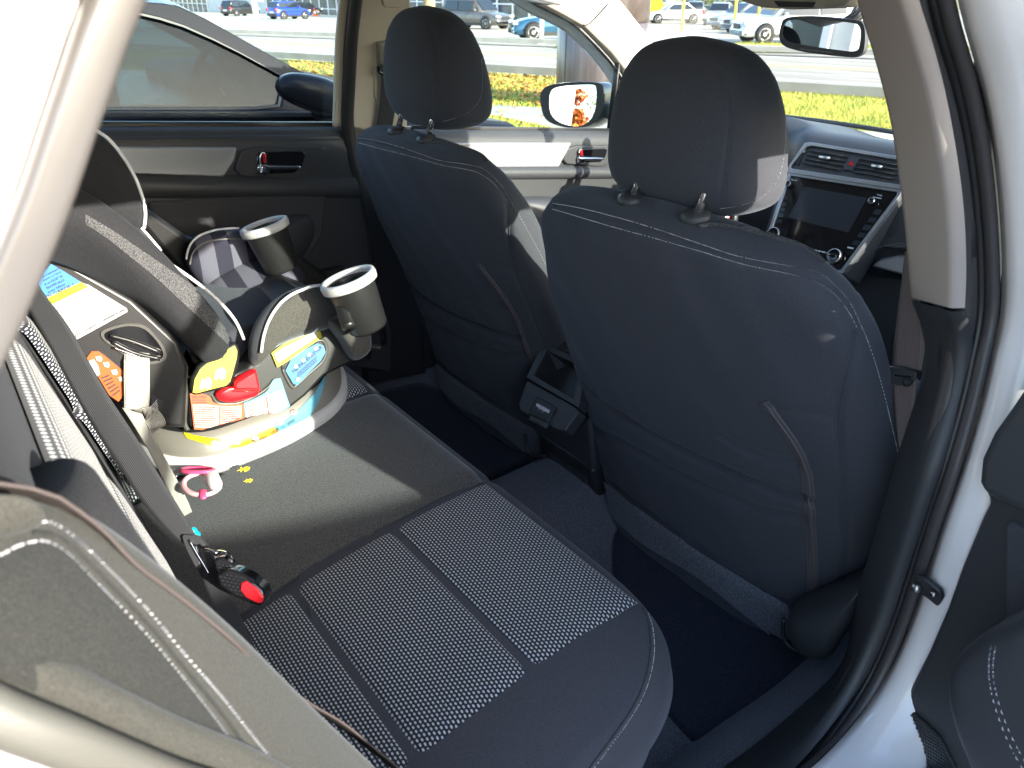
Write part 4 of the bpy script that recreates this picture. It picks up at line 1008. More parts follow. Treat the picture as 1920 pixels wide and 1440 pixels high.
Vh, Fh = headrest(.310, .330, .753, seat); BH = BVHTree.FromPolygons(Vh.tolist(), Fh); cH = Vh.mean(0)
inH = np.stack([cH[0]-Vh[:, 0], (cH[1]-Vh[:, 1])*2, (cH[2]-Vh[:, 2])*.3], 1); inH /= np.linalg.norm(inH, axis=1)[:, None]
hs = [(1330, 118), (1360, 150), (1369, 200), (1367, 250), (1360, 320), (1350, 388)]
Ph = proj_curve(BH, hs)
Vh2 = groove(Vh, Ph[4:], .0020, .003, inH) if len(Ph) > 1 else Vh
hr = mesh('headrest', Vh2, Fh, M_['cloth'], seat, keep=True)
hc_ = curve_on(hr, hs, .003); cord_on('seam', hc_, .0007, M_['cloth2'], hr, .0)
# edge stitching follows the front rim of the rest: the visible ring
def rim_curve(px): return curve_on(hr, px, .003)
dashes('stitching', [rim_curve([(1262, 52), (1330, 52), (1390, 62), (1432, 88), (1458, 125), (1470, 170), (1473, 230), (1470, 290), (1458, 335), (1430, 368), (1392, 384), (1350, 391)])], M_['stitch'], hr, .0042, .003, .00055, .0007)
for sx in (-.058, .058):
    x = .330+sx; y = .262; zt = .764
    g = lathe('post_guide', [(.0, -.004), (.019, -.004), (.021, .003), (.019, .009), (.012, .013), (.0, .013)], (x, y, zt), M_['plast2'], seat, (0, -.1, 1), 24)
    tube('headrest_post', [(x, y+.002, zt+.006), (x, y+.02, zt+.05), (x, y+.04, zt+.10)], .0058, M_['chrome'], seat, k=14)
# the driver seat is the same seat; its head restraint is pulled up a little
def copy_thing(root, off, label, skip=()):
    r = root.copy(); COL.objects.link(r); r.location = Vector(root.location)+Vector(off); r['label'] = label; OFF[r] = A(r.location)
    out = {}
    for ch in list(root.children):
        if ch.name.split('.')[0] in skip: continue
        c = ch.copy(); COL.objects.link(c); c.parent = r; out[ch.name] = c
        for g_ in list(ch.children):
            d = g_.copy(); COL.objects.link(d); d.parent = c
    return r, out
driver, dp = copy_thing(seat, (-.695, .020, 0), 'black cloth driver seat on the far side, head restraint raised on chrome posts', skip=('hinge_cover', 'rail_cover'))
for nme, c in dp.items():
    if nme.startswith('headrest') and 'post' not in nme: c.location = Vector(c.location)+Vector((.010, -.004, .024))

# =================================================================== REAR BENCH
bench = thing('bench_seat', 'black rear bench with dotted cloth inserts and grey side bolster', 'car seat', (0, -.2, 0))
def bz(x, y): return .335-.30*(y-.05)**2*(1 if y < .05 else 0)-.005*math.cos(x*2.2)+.004-.008*math.exp(-((abs(x)-.185)/.012)**2)*(1 if y < .055 else 0)
# plan outline of the cushion
fr = [(-.66, .02), (-.60, .062), (-.5, .078), (-.3, .082), (-.1, .082), (.1, .082), (.3, .082), (.45, .080), (.53, .072), (.59, .050), (.635, .005), (.662, -.06), (.672, -.14), (.676, -.25), (.672, -.36), (.66, -.46), (.4, -.47), (.1, -.47), (-.3, -.47), (-.66, -.46), (-.68, -.3), (-.68, -.1)]
O = resample(np.vstack([spline(A(fr), 8, True), spline(A(fr), 8, True)[:1]]), .008)[:-1]
cc = A((0., -.2)); rings = []
def inset(P, d):
    T = np.roll(P, -1, 0)-np.roll(P, 1, 0); T /= np.linalg.norm(T, axis=1)[:, None]; Nn = np.stack([-T[:, 1], T[:, 0]], 1)
    if ((cc-P)*Nn).sum() < 0: Nn = -Nn
    return P+Nn*d
for s in np.linspace(.02, .9, 40):
    base_ = cc+(inset(O, .06)-cc)*s; rings.append([(x, y, bz(x, y)) for x, y in base_])
rr = .05
for a in np.linspace(.25, 1, 12)*math.pi/2:
    P = inset(O, rr*(1-math.sin(a))+.0); rings.append([(x, y, bz(x, min(y, .05))-rr*(1-math.cos(a))*.85-.002) for x, y in P])
for dz, d in ((.06, -.004), (.065, .002), (.07, .004), (.14, .012), (.20, .03)):
    P = inset(O, d); rings.append([(x, y, bz(x, min(y, .05))-dz) for x, y in P])
cush = loft('cushion', rings[::-1], M_['cloth'], bench, keep=True)
# wrinkles via displaced insert patches with their own thickness
def patch(name, f, n_out, S0_, S1_, T0_, T1_, ns, nt_, H, mat, parent, seams=(), keep=True, fall=.007, round_corner=0):
    """raised upholstery panel; f(s,t)->point, seams: t values of stitched channels"""
    V, UVs = [], []
    for i in range(ns):
        for j in range(nt_):
            s = S0_+(S1_-S0_)*i/(ns-1); t = T0_+(T1_-T0_)*j/(nt_-1); p = A(f(s, t)); n = A(n_out(s, t) if callable(n_out) else n_out)
            d = min(s-S0_, S1_-s, t-T0_, T1_-t); h = H*(1-math.exp(-(max(d, 0)/fall)))-.003
            for sm in seams: h -= (H*.95+.003)*math.exp(-((t-sm)/.0045)**2)+H*.25*math.exp(-((t-sm)/.016)**2)
            V.append(p+n*h); UVs.append((s, t))
    return mesh(name, V, grid_faces(ns, nt_), mat, parent, True, UVs, keep)
def cushf(s, t):       # s = x, t = distance forward; rolls over the front edge beyond .03
    y = t
    if t <= .03: return (s, t, bz(s, min(t, .05)))
    a = (t-.03)/.055; y = .03+.055*math.sin(a)*.95; return (s, y, bz(s, .03)-.055*(1-math.cos(a))*.9)
def cushn(s, t):
    a = max(0, (t-.03)/.055); return (0, math.sin(a), math.cos(a))
for xa, xb in ((.205, .538), (-.525, -.185)):
    patch('seat_insert', cushf, cushn, xa, xb, -.445, .050, 70, 150, .007, M_['dots'], bench, seams=(-.285, -.125))
M_['nap'] = fabric('brushed_centre_cloth', (.024, .024, .026), (.11, .106, .10), 800, .4, 1.)
patch('centre_panel', cushf, cushn, -.175, .195, -.445, .062, 40, 60, .005, M_['nap'], bench)
dashes('stitching', [curve_on(cush, [(1215, 1150), (1224, 1180), (1226, 1230), (1212, 1290), (1180, 1350), (1110, 1445)], .003)], M_['stitch'], bench, .0042, .0026, .00055, .0007)
sc = curve_on(cush, [(1205, 1140), (1219, 1176), (1220, 1230), (1206, 1290), (1174, 1350), (1104, 1445)], .003)
cord_on('piping', sc, .0022, M_['cloth2'], bench, .0)
# backrest: 12 degrees of recline
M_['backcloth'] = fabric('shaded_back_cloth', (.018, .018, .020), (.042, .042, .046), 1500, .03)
RC = math.tan(R_(12.5))
def back(x, z, d=0.): return (x, -.405-(z-.3)*RC+d, z)
bn_ = A((0, math.cos(R_(12.5)), math.sin(R_(12.5))))
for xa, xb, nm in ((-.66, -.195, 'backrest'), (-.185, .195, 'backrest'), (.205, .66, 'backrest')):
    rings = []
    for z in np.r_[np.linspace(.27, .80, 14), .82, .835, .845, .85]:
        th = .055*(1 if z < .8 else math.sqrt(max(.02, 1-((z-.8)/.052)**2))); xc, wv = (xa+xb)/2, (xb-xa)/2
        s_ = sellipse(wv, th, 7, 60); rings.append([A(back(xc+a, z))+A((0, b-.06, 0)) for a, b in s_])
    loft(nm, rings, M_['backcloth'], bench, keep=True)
for xa, xb in ((.235, .56), (-.545, -.215)):
    patch('back_insert', lambda s, t: back(s, t), bn_, xa, xb, .30, .76, 60, 100, .014, M_['dots'], bench, seams=(.44, .60))
for x in (-.56, .575):     # side wings of the backs
    sg = 1 if x > 0 else -1
    sweep('back_wing', [back(x+sg*.03, z, -.005) for z in np.linspace(.30, .79, 10)], sellipse(.052, .030, 2.4, 24), M_['backcloth'], bench, upv=(0, 1, .2))
# tall side bolster next to the lens
E_px = [(-260, 960), (-80, 938), (0, 938), (90, 945), (160, 968), (240, 1020), (330, 1090), (450, 1195), (580, 1325), (700, 1440), (800, 1540), (900, 1660)]
O_px = [(-300, 1120), (-160, 1190), (-60, 1235), (20, 1285), (120, 1335), (220, 1378), (330, 1428), (450, 1485), (600, 1560), (740, 1640), (860, 1720), (960, 1800)]
Ec = resample(spline([PX(.645)(*p) for p in E_px], 6), .004); Oc = spline([PX(.725)(*p) for p in O_px], 6)
Oc = np.stack([np.interp(np.linspace(0, 1, len(Ec)), np.linspace(0, 1, len(Oc)), Oc[:, i]) for i in range(3)], 1)
rings = []
for e, o_ in zip(Ec, Oc):
    ac = o_-e; tn = A((.55, .6, .58)); tn = nrm(tn-ac*(tn@ac)/(ac@ac)); inn = nrm(ac)
    sec = [e-inn*.004-tn*.030, e-inn*.006-tn*.012, e-inn*.001, e+ac*.10+tn*.0075, e+ac*.22+tn*.010, e+ac*.36+tn*.012, e+ac*.55+tn*.013, e+ac*.75+tn*.011, e+ac*.92+tn*.006, o_+tn*.0, o_-tn*.03, (e+o_)/2-tn*.05]
    rings.append(spline(sec, 5, True))
side_b = loft('side_bolster', rings, M_['bolster'], bench, keep=True)
A_px = [(-30, 1048), (0, 1042), (37, 1024), (82, 1017), (124, 1039), (169, 1084), (225, 1140), (281, 1200), (337, 1267), (394, 1339), (440, 1400), (480, 1450)]
B_px = [(50, 985), (71, 981), (101, 984), (142, 1012), (206, 1072), (281, 1151), (337, 1219), (412, 1305), (470, 1378), (520, 1440), (540, 1465)]
decal('mesh_panel', side_b, A_px, [(-60, 1255), (-20, 1262), (20, 1275), (100, 1312), (200, 1360), (300, 1402), (400, 1450), (430, 1470)], M_['bolster_mesh'], bench, .0008, 80, 20)
dashes('stitching', [curve_on(side_b, A_px, .002), curve_on(side_b, B_px, .002)], M_['stitch'], bench, .0034, .0020, .0006, .0009)
cord_on('seam', curve_on(side_b, [(60, 1000), (110, 1008), (155, 1045), (215, 1105), (281, 1175), (337, 1243), (403, 1322), (450, 1385), (500, 1445)], .003), .0014, M_['bolster_mesh'], bench, .0)
gd = spline([PX(.70)(u, v) for u, v in ((-60, 935), (0, 930), (50, 938), (78, 962), (76, 984), (40, 1000), (-20, 1012), (-80, 1010))], 3)
pillow('belt_guide', [PX(.69)(u, v) for u, v in ((-60, 935), (0, 930), (50, 938), (78, 962), (76, 984), (40, 1000), (-20, 1012), (-80, 1010))], .008, (.6, .5, .6), M_['bolster'], bench, sm=4)

# =================================================================== RIGHT DOORS
# front right door, shut: only its belt line and inner skin matter behind the front seat
fr_ = thing('front_right_door', 'closed front passenger door seen as a dark gap beside the brown belt', 'car door', (.75, .9, 0))
prism('door_card', [(.70, .46, .0), (.70, 1.6, .02), (.70, 1.55, .62), (.70, .46, .67)], (.05, 0, 0), M_['plast2'], fr_, .012)
prism('outer_skin', [(.79, .42, -.02), (.79, 1.7, -.02), (.79, 1.62, .62), (.79, .42, .69)], (.03, 0, 0), M_['white'], fr_, .01)
prism('window_glass', [(.745, .46, .66), (.745, 1.50, .60), (.68, .9, 1.03), (.655, .46, 1.10)], (.004, 0, 0), M_['glass'], fr_)
sweep('window_frame', spline([(.76, 1.55, .62), (.715, 1.2, .86), (.69, .92, 1.02), (.672, .6, 1.09), (.67, .42, 1.10)], 6), rrect(.02, .018, .008), M_['plast'], fr_)
prism('shade_header', [(.700, .33, 1.10), (.705, .33, .945), (.705, .62, .94), (.71, .86, .90), (.73, 1.10, .82), (.73, 1.2, .90), (.70, .95, 1.06)], (.03, 0, 0), M_['plast'], fr_, .006)  # unseen deep header, shaped to keep the sun off the upper headrest
sweep('pillar_core', spline([(.675, .305, 1.08), (.688, .325, .9), (.705, .355, .72), (.725, .385, .5), (.73, .41, .15)], 6), rrect(.014, .042, .01), M_['plast'], body, upv=(0, 1, 0))
# rear right door swung open, its inner side faces the lens
od = thing('open_rear_door', 'open rear right door with dark inner panel, stitched arm rest and speaker grille at the right edge', 'car door', (.86, .34, -.2))
OA = R_(70); dv = A((math.sin(OA), -math.cos(OA), 0)); dv = nrm(dv); nv = A((dv[1], -dv[0], 0.))      # along the door, towards the rear seat side
if nv[1] > 0: nv = -nv
HP = A((.79, .262, 0.))
PO = lambda off=0.: PN(nv, HP+nv*off)
op_px = [(1835, 905), (1852, 940), (1835, 975), (1800, 1060), (1772, 1140), (1738, 1220), (1700, 1295), (1665, 1375), (1640, 1460), (1640, 1700), (2500, 1900), (2700, 900), (2300, 500), (1990, 640)]
prism('door_card', [PO(.0)(*p) for p in op_px], -nv*.05, M_['plast2'], od, .008, 3)
up_ = [(1936, 690), (1890, 760), (1855, 810), (1832, 860), (1828, 905), (1836, 928), (1870, 945), (1930, 975), (2200, 1100), (2500, 1000), (2300, 600), (2050, 620)]
prism('upper_card', [PO(.012)(*p) for p in up_], -nv*.055, M_['dash'], od, .014, 5)
prism('middle_card', [PO(.008)(*p) for p in ((1884, 985), (1892, 978), (1935, 1000), (2200, 1120), (2200, 1500), (1880, 1450), (1876, 1250), (1884, 1150))], -nv*.02, M_['cloth2'], od, .004, 3)
ar = [(2200, 1040), (1990, 1110), (1925, 1145), (1880, 1175), (1856, 1205), (1849, 1240), (1852, 1290), (1868, 1350), (1892, 1410), (1930, 1480), (2100, 1640), (2300, 1500)]
pillow('arm_rest', [PO(.02)(*p) for p in ar], .075, nv, M_['leather'], od, p=5, keep=True, back=.2)
arm = bpy.data.objects[[o.name for o in od.children if o.name.startswith('arm_rest')][0]]
dashes('stitching', [curve_on(arm, [(1860, 1210), (1855, 1245), (1858, 1290), (1874, 1348), (1898, 1405), (1925, 1452)], .003), curve_on(arm, [(1868, 1212), (1863, 1246), (1866, 1288), (1882, 1344), (1906, 1398), (1930, 1440)], .003)], M_['stitch'], od, .005, .003, .0007, .0009)
gp_ = [(1672, 1395), (1690, 1340), (1712, 1336), (1760, 1380), (1790, 1440), (1790, 1520), (1650, 1520)]
prism('speaker_grille', [PO(.004)(*p) for p in gp_], -nv*.006, M_['plast'], od, .002)
V, F = [], []
for i in range(26):
    for j in range(22):
        u, v = 1668+i*5, 1342+j*6+(i % 2)*3
        if not inpoly((u, v), gp_): continue
        c_ = PO(.0052)(u, v); a_ = dv*.0013; b_ = A((0, 0, .0013)); k = len(V); V += [c_-a_-b_, c_+a_-b_, c_+a_+b_, c_-a_+b_]; F.append((k, k+1, k+2, k+3))
o = mesh('grille_hole', V, F, M_['gloss'], od, False); o['kind'] = 'stuff'
# white outer skin and window of the open door, beyond the lens' right edge
e0 = HP-nv*.075
prism('outer_skin', [e0+A((0, 0, -.2)), e0+dv*1.0+A((0, 0, -.2)), e0+dv*1.0+A((0, 0, .66)), e0+dv*.02+A((0, 0, .69))], -nv*.02, M_['white'], od, .008)
wf = spline([e0+nv*.03+dv*.03+A((0, 0, .69)), e0+nv*.03+dv*.05+A((-.03, 0, 1.0)), e0+nv*.03+dv*.12+A((-.03, 0, 1.10)), e0+nv*.03+dv*.5+A((-.02, 0, 1.12)), e0+nv*.03+dv*.85+A((0, 0, .95)), e0+nv*.03+dv*1.0+A((0, 0, .68))], 6)
sweep('window_frame', wf, rrect(.018, .018, .006), M_['plast'], od, upv=tuple(nv))
prism('window_glass', [e0+nv*.03+dv*.04+A((0, 0, .68)), e0+nv*.03+dv*.08+A((-.03, 0, 1.08)), e0+nv*.03+dv*.5+A((-.02, 0, 1.11)), e0+nv*.03+dv*.85+A((0, 0, .94)), e0+nv*.03+dv*.98+A((0, 0, .68))], nv*.004, M_['glass'], od)
# check strap between jamb and door
ck = [(1716, 1082), (1722, 1074), (1738, 1080), (1768, 1104), (1772, 1118), (1762, 1134), (1742, 1118), (1722, 1104)]
jn = PY(.262)
prism('check_strap', [jn(*p)+A((0, -.006, 0)) for p in ck], (0, .008, 0), M_['rubber'], od, .002)
lathe('check_bolt', [(.0, .0), (.0055, 0), (.0055, .005), (.004, .007), (0, .007)], jn(1727, 1096)+A((0, -.008, 0)), M_['steel'], od, (-.2, -1, .2), 8)
lathe('check_pin', [(.0, .0), (.0032, 0), (.0032, .004), (0, .004)], jn(1758, 1108)+A((0, -.008, 0)), M_['steel'], od, (-.2, -1, .2), 10)

# =================================================================== FRONT PASSENGER BELT
bt = thing('seat_belt', 'brown grey front passenger seat belt hanging beside the B pillar with its latch plate', 'seat belt', (.66, .33, .2))
PBt = PN(nrm((-.25, -.9, .1)), (.655, .36, .62))
def band(name, Lp, Rp, mat, parent, th=.0014, surf=PBt, n=26):
    """webbing between its two edges"""
    a = spline(A(Lp, float), 8); b = spline(A(Rp, float), 8); rs = lambda P: np.stack([np.interp(np.linspace(0, 1, n), np.linspace(0, 1, len(P)), P[:, i]) for i in (0, 1)], 1)
    a, b = rs(a), rs(b); V, UVs = [], []; m_ = 7; dd = 0; prev = None
    for i in range(n):
        pa, pb = surf(*a[i]), surf(*b[i]); 
        if prev is not None: dd += np.linalg.norm((pa+pb)/2-prev)
        prev = (pa+pb)/2
        for j in range(m_): V.append(pa+(pb-pa)*j/(m_-1)); UVs.append((j/(m_-1)*.047, dd))
    o = mesh(name, V, grid_faces(n, m_), mat, parent, True, UVs); s_ = o.modifiers.new('solid', 'SOLIDIFY'); s_.thickness = th; return o
band('belt_upper', [(1697, 470), (1686, 560), (1676, 640), (1673, 690)], [(1712, 470), (1722, 560), (1733, 640), (1727, 695)], M_['webbrown'], bt)
band('belt_lower', [(1671, 700), (1676, 760), (1684, 830), (1694, 890)], [(1719, 708), (1712, 770), (1702, 830), (1700, 890)], M_['webbrown'], bt)
lp = [(1647, 700), (1650, 689), (1662, 686), (1700, 688), (1726, 696), (1724, 708), (1712, 722), (1690, 722), (1660, 712), (1650, 712)]
prism('latch_plate', [PBt(*p)+A((-.002, -.006, 0)) for p in lp], (0, .006, 0), M_['plast2'], bt, .002, 3)
ringprism('latch_stud', [PBt(1706+10*math.cos(a), 714+8*math.sin(a))+A((0, -.008, 0)) for a in np.linspace(0, 6.28, 16, endpoint=False)], [PBt(1706+7*math.cos(a), 714+5.5*math.sin(a))+A((0, -.008, 0)) for a in np.linspace(0, 6.28, 16, endpoint=False)], (0, .003, 0), M_['plast'], bt)
prism('latch_slot', [PBt(*p)+A((-.002, -.0075, 0)) for p in ((1686, 701), (1716, 704), (1716, 706), (1686, 703))], (0, .002, 0), M_['gloss'], bt)

# =================================================================== REAR CONSOLE
co = thing('centre_console', 'black rear console end with open cubby and 12 volt outlet cover between the front seats', 'console', (0, .45, .0))
cn = nrm((0, -.72, .69)); c0_ = A((0, .36, .295))
PC = lambda d=0.: PN(cn, c0_+cn*d)
def sec(y, z0, z1, w0, w1): return [(-w0, y, z0), (-w1, y, z1-.012), (-w1+.012, y, z1), (w1-.012, y, z1), (w1, y, z1-.012), (w0, y, z0)]
rg = [sec(.44, .0, .20, .10, .075), sec(.43, .0, .235, .10, .078), sec(.455, .0, .30, .10, .080), sec(.50, .0, .37, .10, .078), sec(.60, .0, .40, .10, .078), sec(.9, .0, .36, .11, .09), sec(1.2, .0, .34, .12, .10)]
loft('console_body', rg, M_['plast2'], co, smooth=False); bev(co.children[0], .008)
# lower apron
prism('console_apron', [A((-.088, .405, .14)), A((.088, .405, .14)), A((.100, .43, .02)), A((-.100, .43, .02))], (0, .04, 0), M_['plast'], co, .01, 3)
prism('console_foot', [PY(.412)(*p) for p in ((984, 762), (996, 800), (1032, 862), (1098, 914), (1114, 884), (1104, 780), (1064, 806), (1044, 804))], (0, .05, 0), M_['plast2'], co, .01, 3)
outer = [(1028, 626), (1000, 668), (988, 704), (1000, 716), (1080, 762), (1086, 768), (1094, 730), (1090, 690), (1060, 640), (1040, 622)]
cub_o = [(1021, 652), (994, 703), (1074, 748), (1078, 762), (1094, 700), (1088, 684)]
oq = [PC(.012)(*p) for p in ((1018, 640), (986, 708), (1084, 764), (1100, 680))]; iq = [PC(.012)(*p) for p in ((1024, 656), (1000, 703), (1074, 747), (1090, 688))]
ringprism('cubby_rim', oq, iq, -cn*.035, M_['plast2'], co, .0025)
ctr = sum(iq)/4; iq2 = [ctr+(p-ctr)*.90-cn*.055 for p in iq]
F_ = [(0, 1, 5, 4), (1, 2, 6, 5), (2, 3, 7, 6), (3, 0, 4, 7), (4, 5, 6, 7)]
mesh('cubby', [p-cn*.004 for p in iq]+iq2, F_, M_['plast'], co, False)
hd = [PC(.006)(*p) for p in ((1018, 640), (1042, 600), (1080, 590), (1110, 640), (1100, 682))]
prism('console_neck', hd, -cn*.05, M_['plast2'], co, .004)
fp = [PC(.016)(*p) for p in ((986, 716), (972, 758), (975, 770), (1044, 806), (1060, 808), (1064, 800), (1086, 772), (1080, 764), (990, 714))]
prism('outlet_panel', fp, -cn*.03, M_['plast2'], co, .004, 3)
pl = prism('outlet_cover', [PC(.021)(*p) for p in ((1007, 743), (991, 775), (1027, 792), (1042, 763))], -cn*.008, M_['plast'], co, .0015)
prism('outlet_lip', [PC(.026)(*p) for p in ((994, 777), (990, 787), (1022, 803), (1027, 792))], -cn*.012, M_['plast2'], co, .002)
po = PC(.0225)
prism('print_frame', [po(*p) for p in ((1007, 756), (1005, 761), (1029, 775), (1031, 769))], cn*.0003, M_['whiteink'], pl)
text_on('print', 'POWER OUTLET', [(1006.5, 760), (1028, 772.5), (1030, 769), (1008, 757.3)], M_['ink'], pl, po, .0012)
text_on('print', 'DC 12V', [(1008.5, 767), (1020, 774), (1022, 770.5), (1010.5, 763.5)], M_['whiteink'], pl, po, .0008)
# driver side reading: ignition ring, seen under the head restraint
ig = thing('start_button', 'round start knob with a red glowing ring under the passenger headrest', 'button', (0, 1.0, .5))
pc = PD(1.75)(1357, 407)
for nm, r0, r1, mt in (('knob', .0, .011, 'steel'), ('ring', .0125, .0136, 'lampred'), ('housing', .017, .034, 'plast')):
    d_ = nrm(CAM-pc); lathe(nm, [(r0, .012), (r1, .012), (r1+.001, 0), (r0, 0)] if nm != 'housing' else [(0, -.02), (.034, -.02), (.030, .008), (.017, .010), (.016, 0), (0, 0)], pc, M_[mt], ig, d_, 28)
box('key_slot', pc+nrm(CAM-pc)*.0125, (.003, .003, .008), M_['ink'], ig)

# =================================================================== DASHBOARD
da_ = thing('dashboard', 'dark dashboard with silver framed air vents and a large dead touch screen', 'dashboard', (0, 1.4, .2))
V = []
prof = [(1.80, .634), (1.70, .650), (1.60, .666), (1.50, .684), (1.43, .690), (1.385, .682), (1.362, .655), (1.35, .60), (1.35, .50), (1.36, .40), (1.40, .30), (1.50, .2)]
for x in np.linspace(-.70, .70, 57):
    hump = .020*math.exp(-((x+.36)/.16)**4); fwd_ = .0*(abs(x) > .18)
    sh_ = .05*(1/(1+math.exp(-(abs(x)-.19)/.012)))
    for i, (y, z) in enumerate(prof):
        V.append((x, y+(sh_ if i >= 4 else sh_*i/8)+.03*x*x, z+(hump if i < 7 else 0)-.02*x*x-(.012*(abs(x) > .19) if i > 4 else 0)))
mesh('dash_pad', V, grid_faces(57, len(prof)), M_['dash'], da_)
hn = nrm((0, -math.cos(R_(25)), math.sin(R_(25))))
H = lambda d=0.: PN(hn, A((0, 1.33, .60))+hn*d)
# centre stack: wedge behind the head unit
cs = [H(0)(*p) for p in ((1508, 266), (1470, 318), (1428, 450), (1576, 520), (1600, 480), (1698, 352), (1712, 296))]
prism('stack_body', cs, -hn*.12, M_['leather'], da_, .01, 3)
fo = [(1508, 268), (1519, 266), (1710, 297), (1716, 303), (1700, 350), (1692, 356), (1478, 324), (1474, 318)]
fi = [(1512, 275), (1522, 273), (1704, 303), (1708, 307), (1693, 343), (1686, 346), (1485, 316), (1482, 312)]
ringprism('vent_frame', [H(.008)(*p) for p in fo], [H(.008)(*p) for p in fi], -hn*.02, M_['ltsilver'], da_, .0015)
for q, nm in (([(1520, 278), (1592, 290), (1574, 324), (1503, 311)], 'air_vent'), ([(1618, 294), (1690, 306), (1676, 341), (1597, 328)], 'air_vent')):
    vt = prism(nm, [H(-.004)(*p) for p in q], -hn*.03, M_['gloss'], da_)
    for t in (.15, .38, .62, .86):
        a_ = [q[0][i]*(1-t)+q[3][i]*t for i in (0, 1)]; b_ = [q[1][i]*(1-t)+q[2][i]*t for i in (0, 1)]
        sweep('slat', [H(.002)(*a_), H(.002)(*b_)], rrect(.006, .0009, .0006, 1), M_['plast2'], vt, upv=(0, .45, 1))
    m_ = [(q[0][i]+q[1][i]+q[2][i]+q[3][i])/4 for i in (0, 1)]
    sweep('vent_tab', [H(.008)(m_[0]-10, m_[1]-6), H(.008)(m_[0]+9, m_[1]-3.5)], rrect(.006, .003, .001), M_['ltsilver'], vt, upv=(0, .4, 1))
hz = prism('hazard_button', [H(.006)(*p) for p in ((1594, 292), (1612, 295), (1598, 321), (1579, 318))], -hn*.01, M_['plast2'], da_, .002)
prism('hazard_mark', [H(.0072)(*p) for p in ((1596, 301), (1601, 311), (1590, 309))], -hn*.001, M_['red'], hz)
for q in ([(1496, 283), (1506, 285), (1497, 310), (1487, 308)],):
    prism('side_switch', [H(.004)(*p) for p in q], -hn*.01, M_['plast'], da_, .002); prism('switch_mark', [H(.0052)(*p) for p in ((1505, 281.5), (1510, 282.4), (1508, 286), (1503.5, 285))], -hn*.001, M_['whiteink'], da_)
so_ = [(1478, 322), (1690, 354), (1690, 362), (1580, 512), (1572, 514), (1432, 470), (1430, 462)]
si_ = [(1482, 329), (1682, 360), (1681, 366), (1577, 505), (1571, 506), (1438, 464), (1437, 459)]
ringprism('stack_frame', [H(.006)(*p) for p in so_], [H(.006)(*p) for p in si_], -hn*.02, M_['ltsilver'], da_, .0012)
sf = prism('head_unit', [H(.001)(*p) for p in si_], -hn*.02, M_['gloss'], da_)
prism('touch_screen', [H(.0025)(*p) for p in ((1508, 350), (1626, 371), (1590, 436), (1478, 408))], -hn*.002, M_['screen'], sf)
prism('disc_slot', [H(.0022)(*p) for p in ((1530, 334), (1612, 348), (1611, 351), (1529, 337))], -hn*.0015, M_['ink'], sf)
def knob(u, v, r, nm):
    c_ = H(.003)(u, v); k_ = lathe(nm, [(r, -.004), (r, .008), (r*.93, .012), (r*.80, .012), (r*.80, .010), (0, .011)], c_, M_['gloss'], da_, hn, 32)
    lathe('knob_ring', [(r*.80, .0115), (r*.95, .0115), (r*.90, .0145), (r*.82, .0145)], c_, M_['ltsilver'], k_, hn, 32)
knob(1481, 347, .0085, 'knob'); knob(1637, 379, .0085, 'knob'); knob(1567, 481, .019, 'knob'); knob(1453, 440, .019, 'knob')
tx = H(.0025)
text_on('print', 'VOLUME', [(1482, 337.5), (1494.5, 340), (1495, 337.5), (1482.5, 335)], M_['whiteink'], sf, tx, .001)
text_on('print', 'TUNE', [(1644, 366.5), (1653.5, 368.5), (1654, 365.5), (1644.5, 363.5)], M_['whiteink'], sf, tx, .001)
print_on('fine_print', [(1636, 370), (1656, 374), (1656, 372), (1636, 368)], 1, M_['whiteink'], sf, tx, 1, .001, .7)
text_on('print', 'AUTO', [(1483, 457), (1493, 459.5), (1493.5, 456.5), (1483.5, 454)], M_['whiteink'], sf, tx, .001)
print_on('fine_print', [(1495, 464), (1560, 478), (1560, 474), (1495, 460)], 1, M_['whiteink'], sf, tx, 1, .001, .6)
print_on('fine_print', [(1588, 466), (1602, 469), (1603, 464), (1589, 461)], 1, M_['whiteink'], sf, tx, 1, .001, .6)
for k in range(5):
    a_ = 1470-k*2.6, 366+k*11; prism('side_key', [H(.002)(a_[0]-6, a_[1]), H(.002)(a_[0]+7, a_[1]+2), H(.002)(a_[0]+5, a_[1]+9), H(.002)(a_[0]-8, a_[1]+7)], -hn*.001, M_['screen'], sf)
    a_ = 1652-k*10, 392+k*14.5; prism('side_key', [H(.002)(a_[0]-10, a_[1]), H(.002)(a_[0]+3, a_[1]+2), H(.002)(a_[0]-3, a_[1]+11), H(.002)(a_[0]-16, a_[1]+9)], -hn*.001, M_['screen'], sf)
sweep('slot_line', [H(.006)(1470, 470), H(.006)(1562, 494)], rrect(.0015, .0015, .0005), M_['ltsilver'], da_)
# passenger side of the dash: stitched lower pad, knee roll and silver strip
Hd = lambda d=0.: PN(nrm((0, -1, .25)), A((.2, 1.38, .50))+A((0, -d, 0)))
pillow('knee_pad', [Hd()(u, v) for u, v in ((1580, 520), (1602, 478), (1640, 425), (1700, 372), (1790, 340), (1800, 470), (1690, 462), (1650, 470), (1625, 490), (1606, 515), (1590, 526))], .02, (0, -1, .3), M_['leather'], da_, p=6, keep=True)
kp = [o for o in da_.children if o.name.startswith('knee_pad')][0]
dashes('stitching', [curve_on(kp, [(1596, 518), (1608, 500), (1628, 478), (1655, 462), (1700, 455)], .003), curve_on(kp, [(1600, 522), (1612, 504), (1632, 482), (1658, 467), (1700, 460)], .003)], M_['stitch'], da_, .004, .0028, .0006, .0008)
prism('dash_trim', [Hd(.01)(u, v) for u, v in ((1632, 500), (1650, 486), (1680, 480), (1760, 478), (1760, 520), (1690, 516))], (0, .03, 0), M_['silver'], da_, .006, 3)
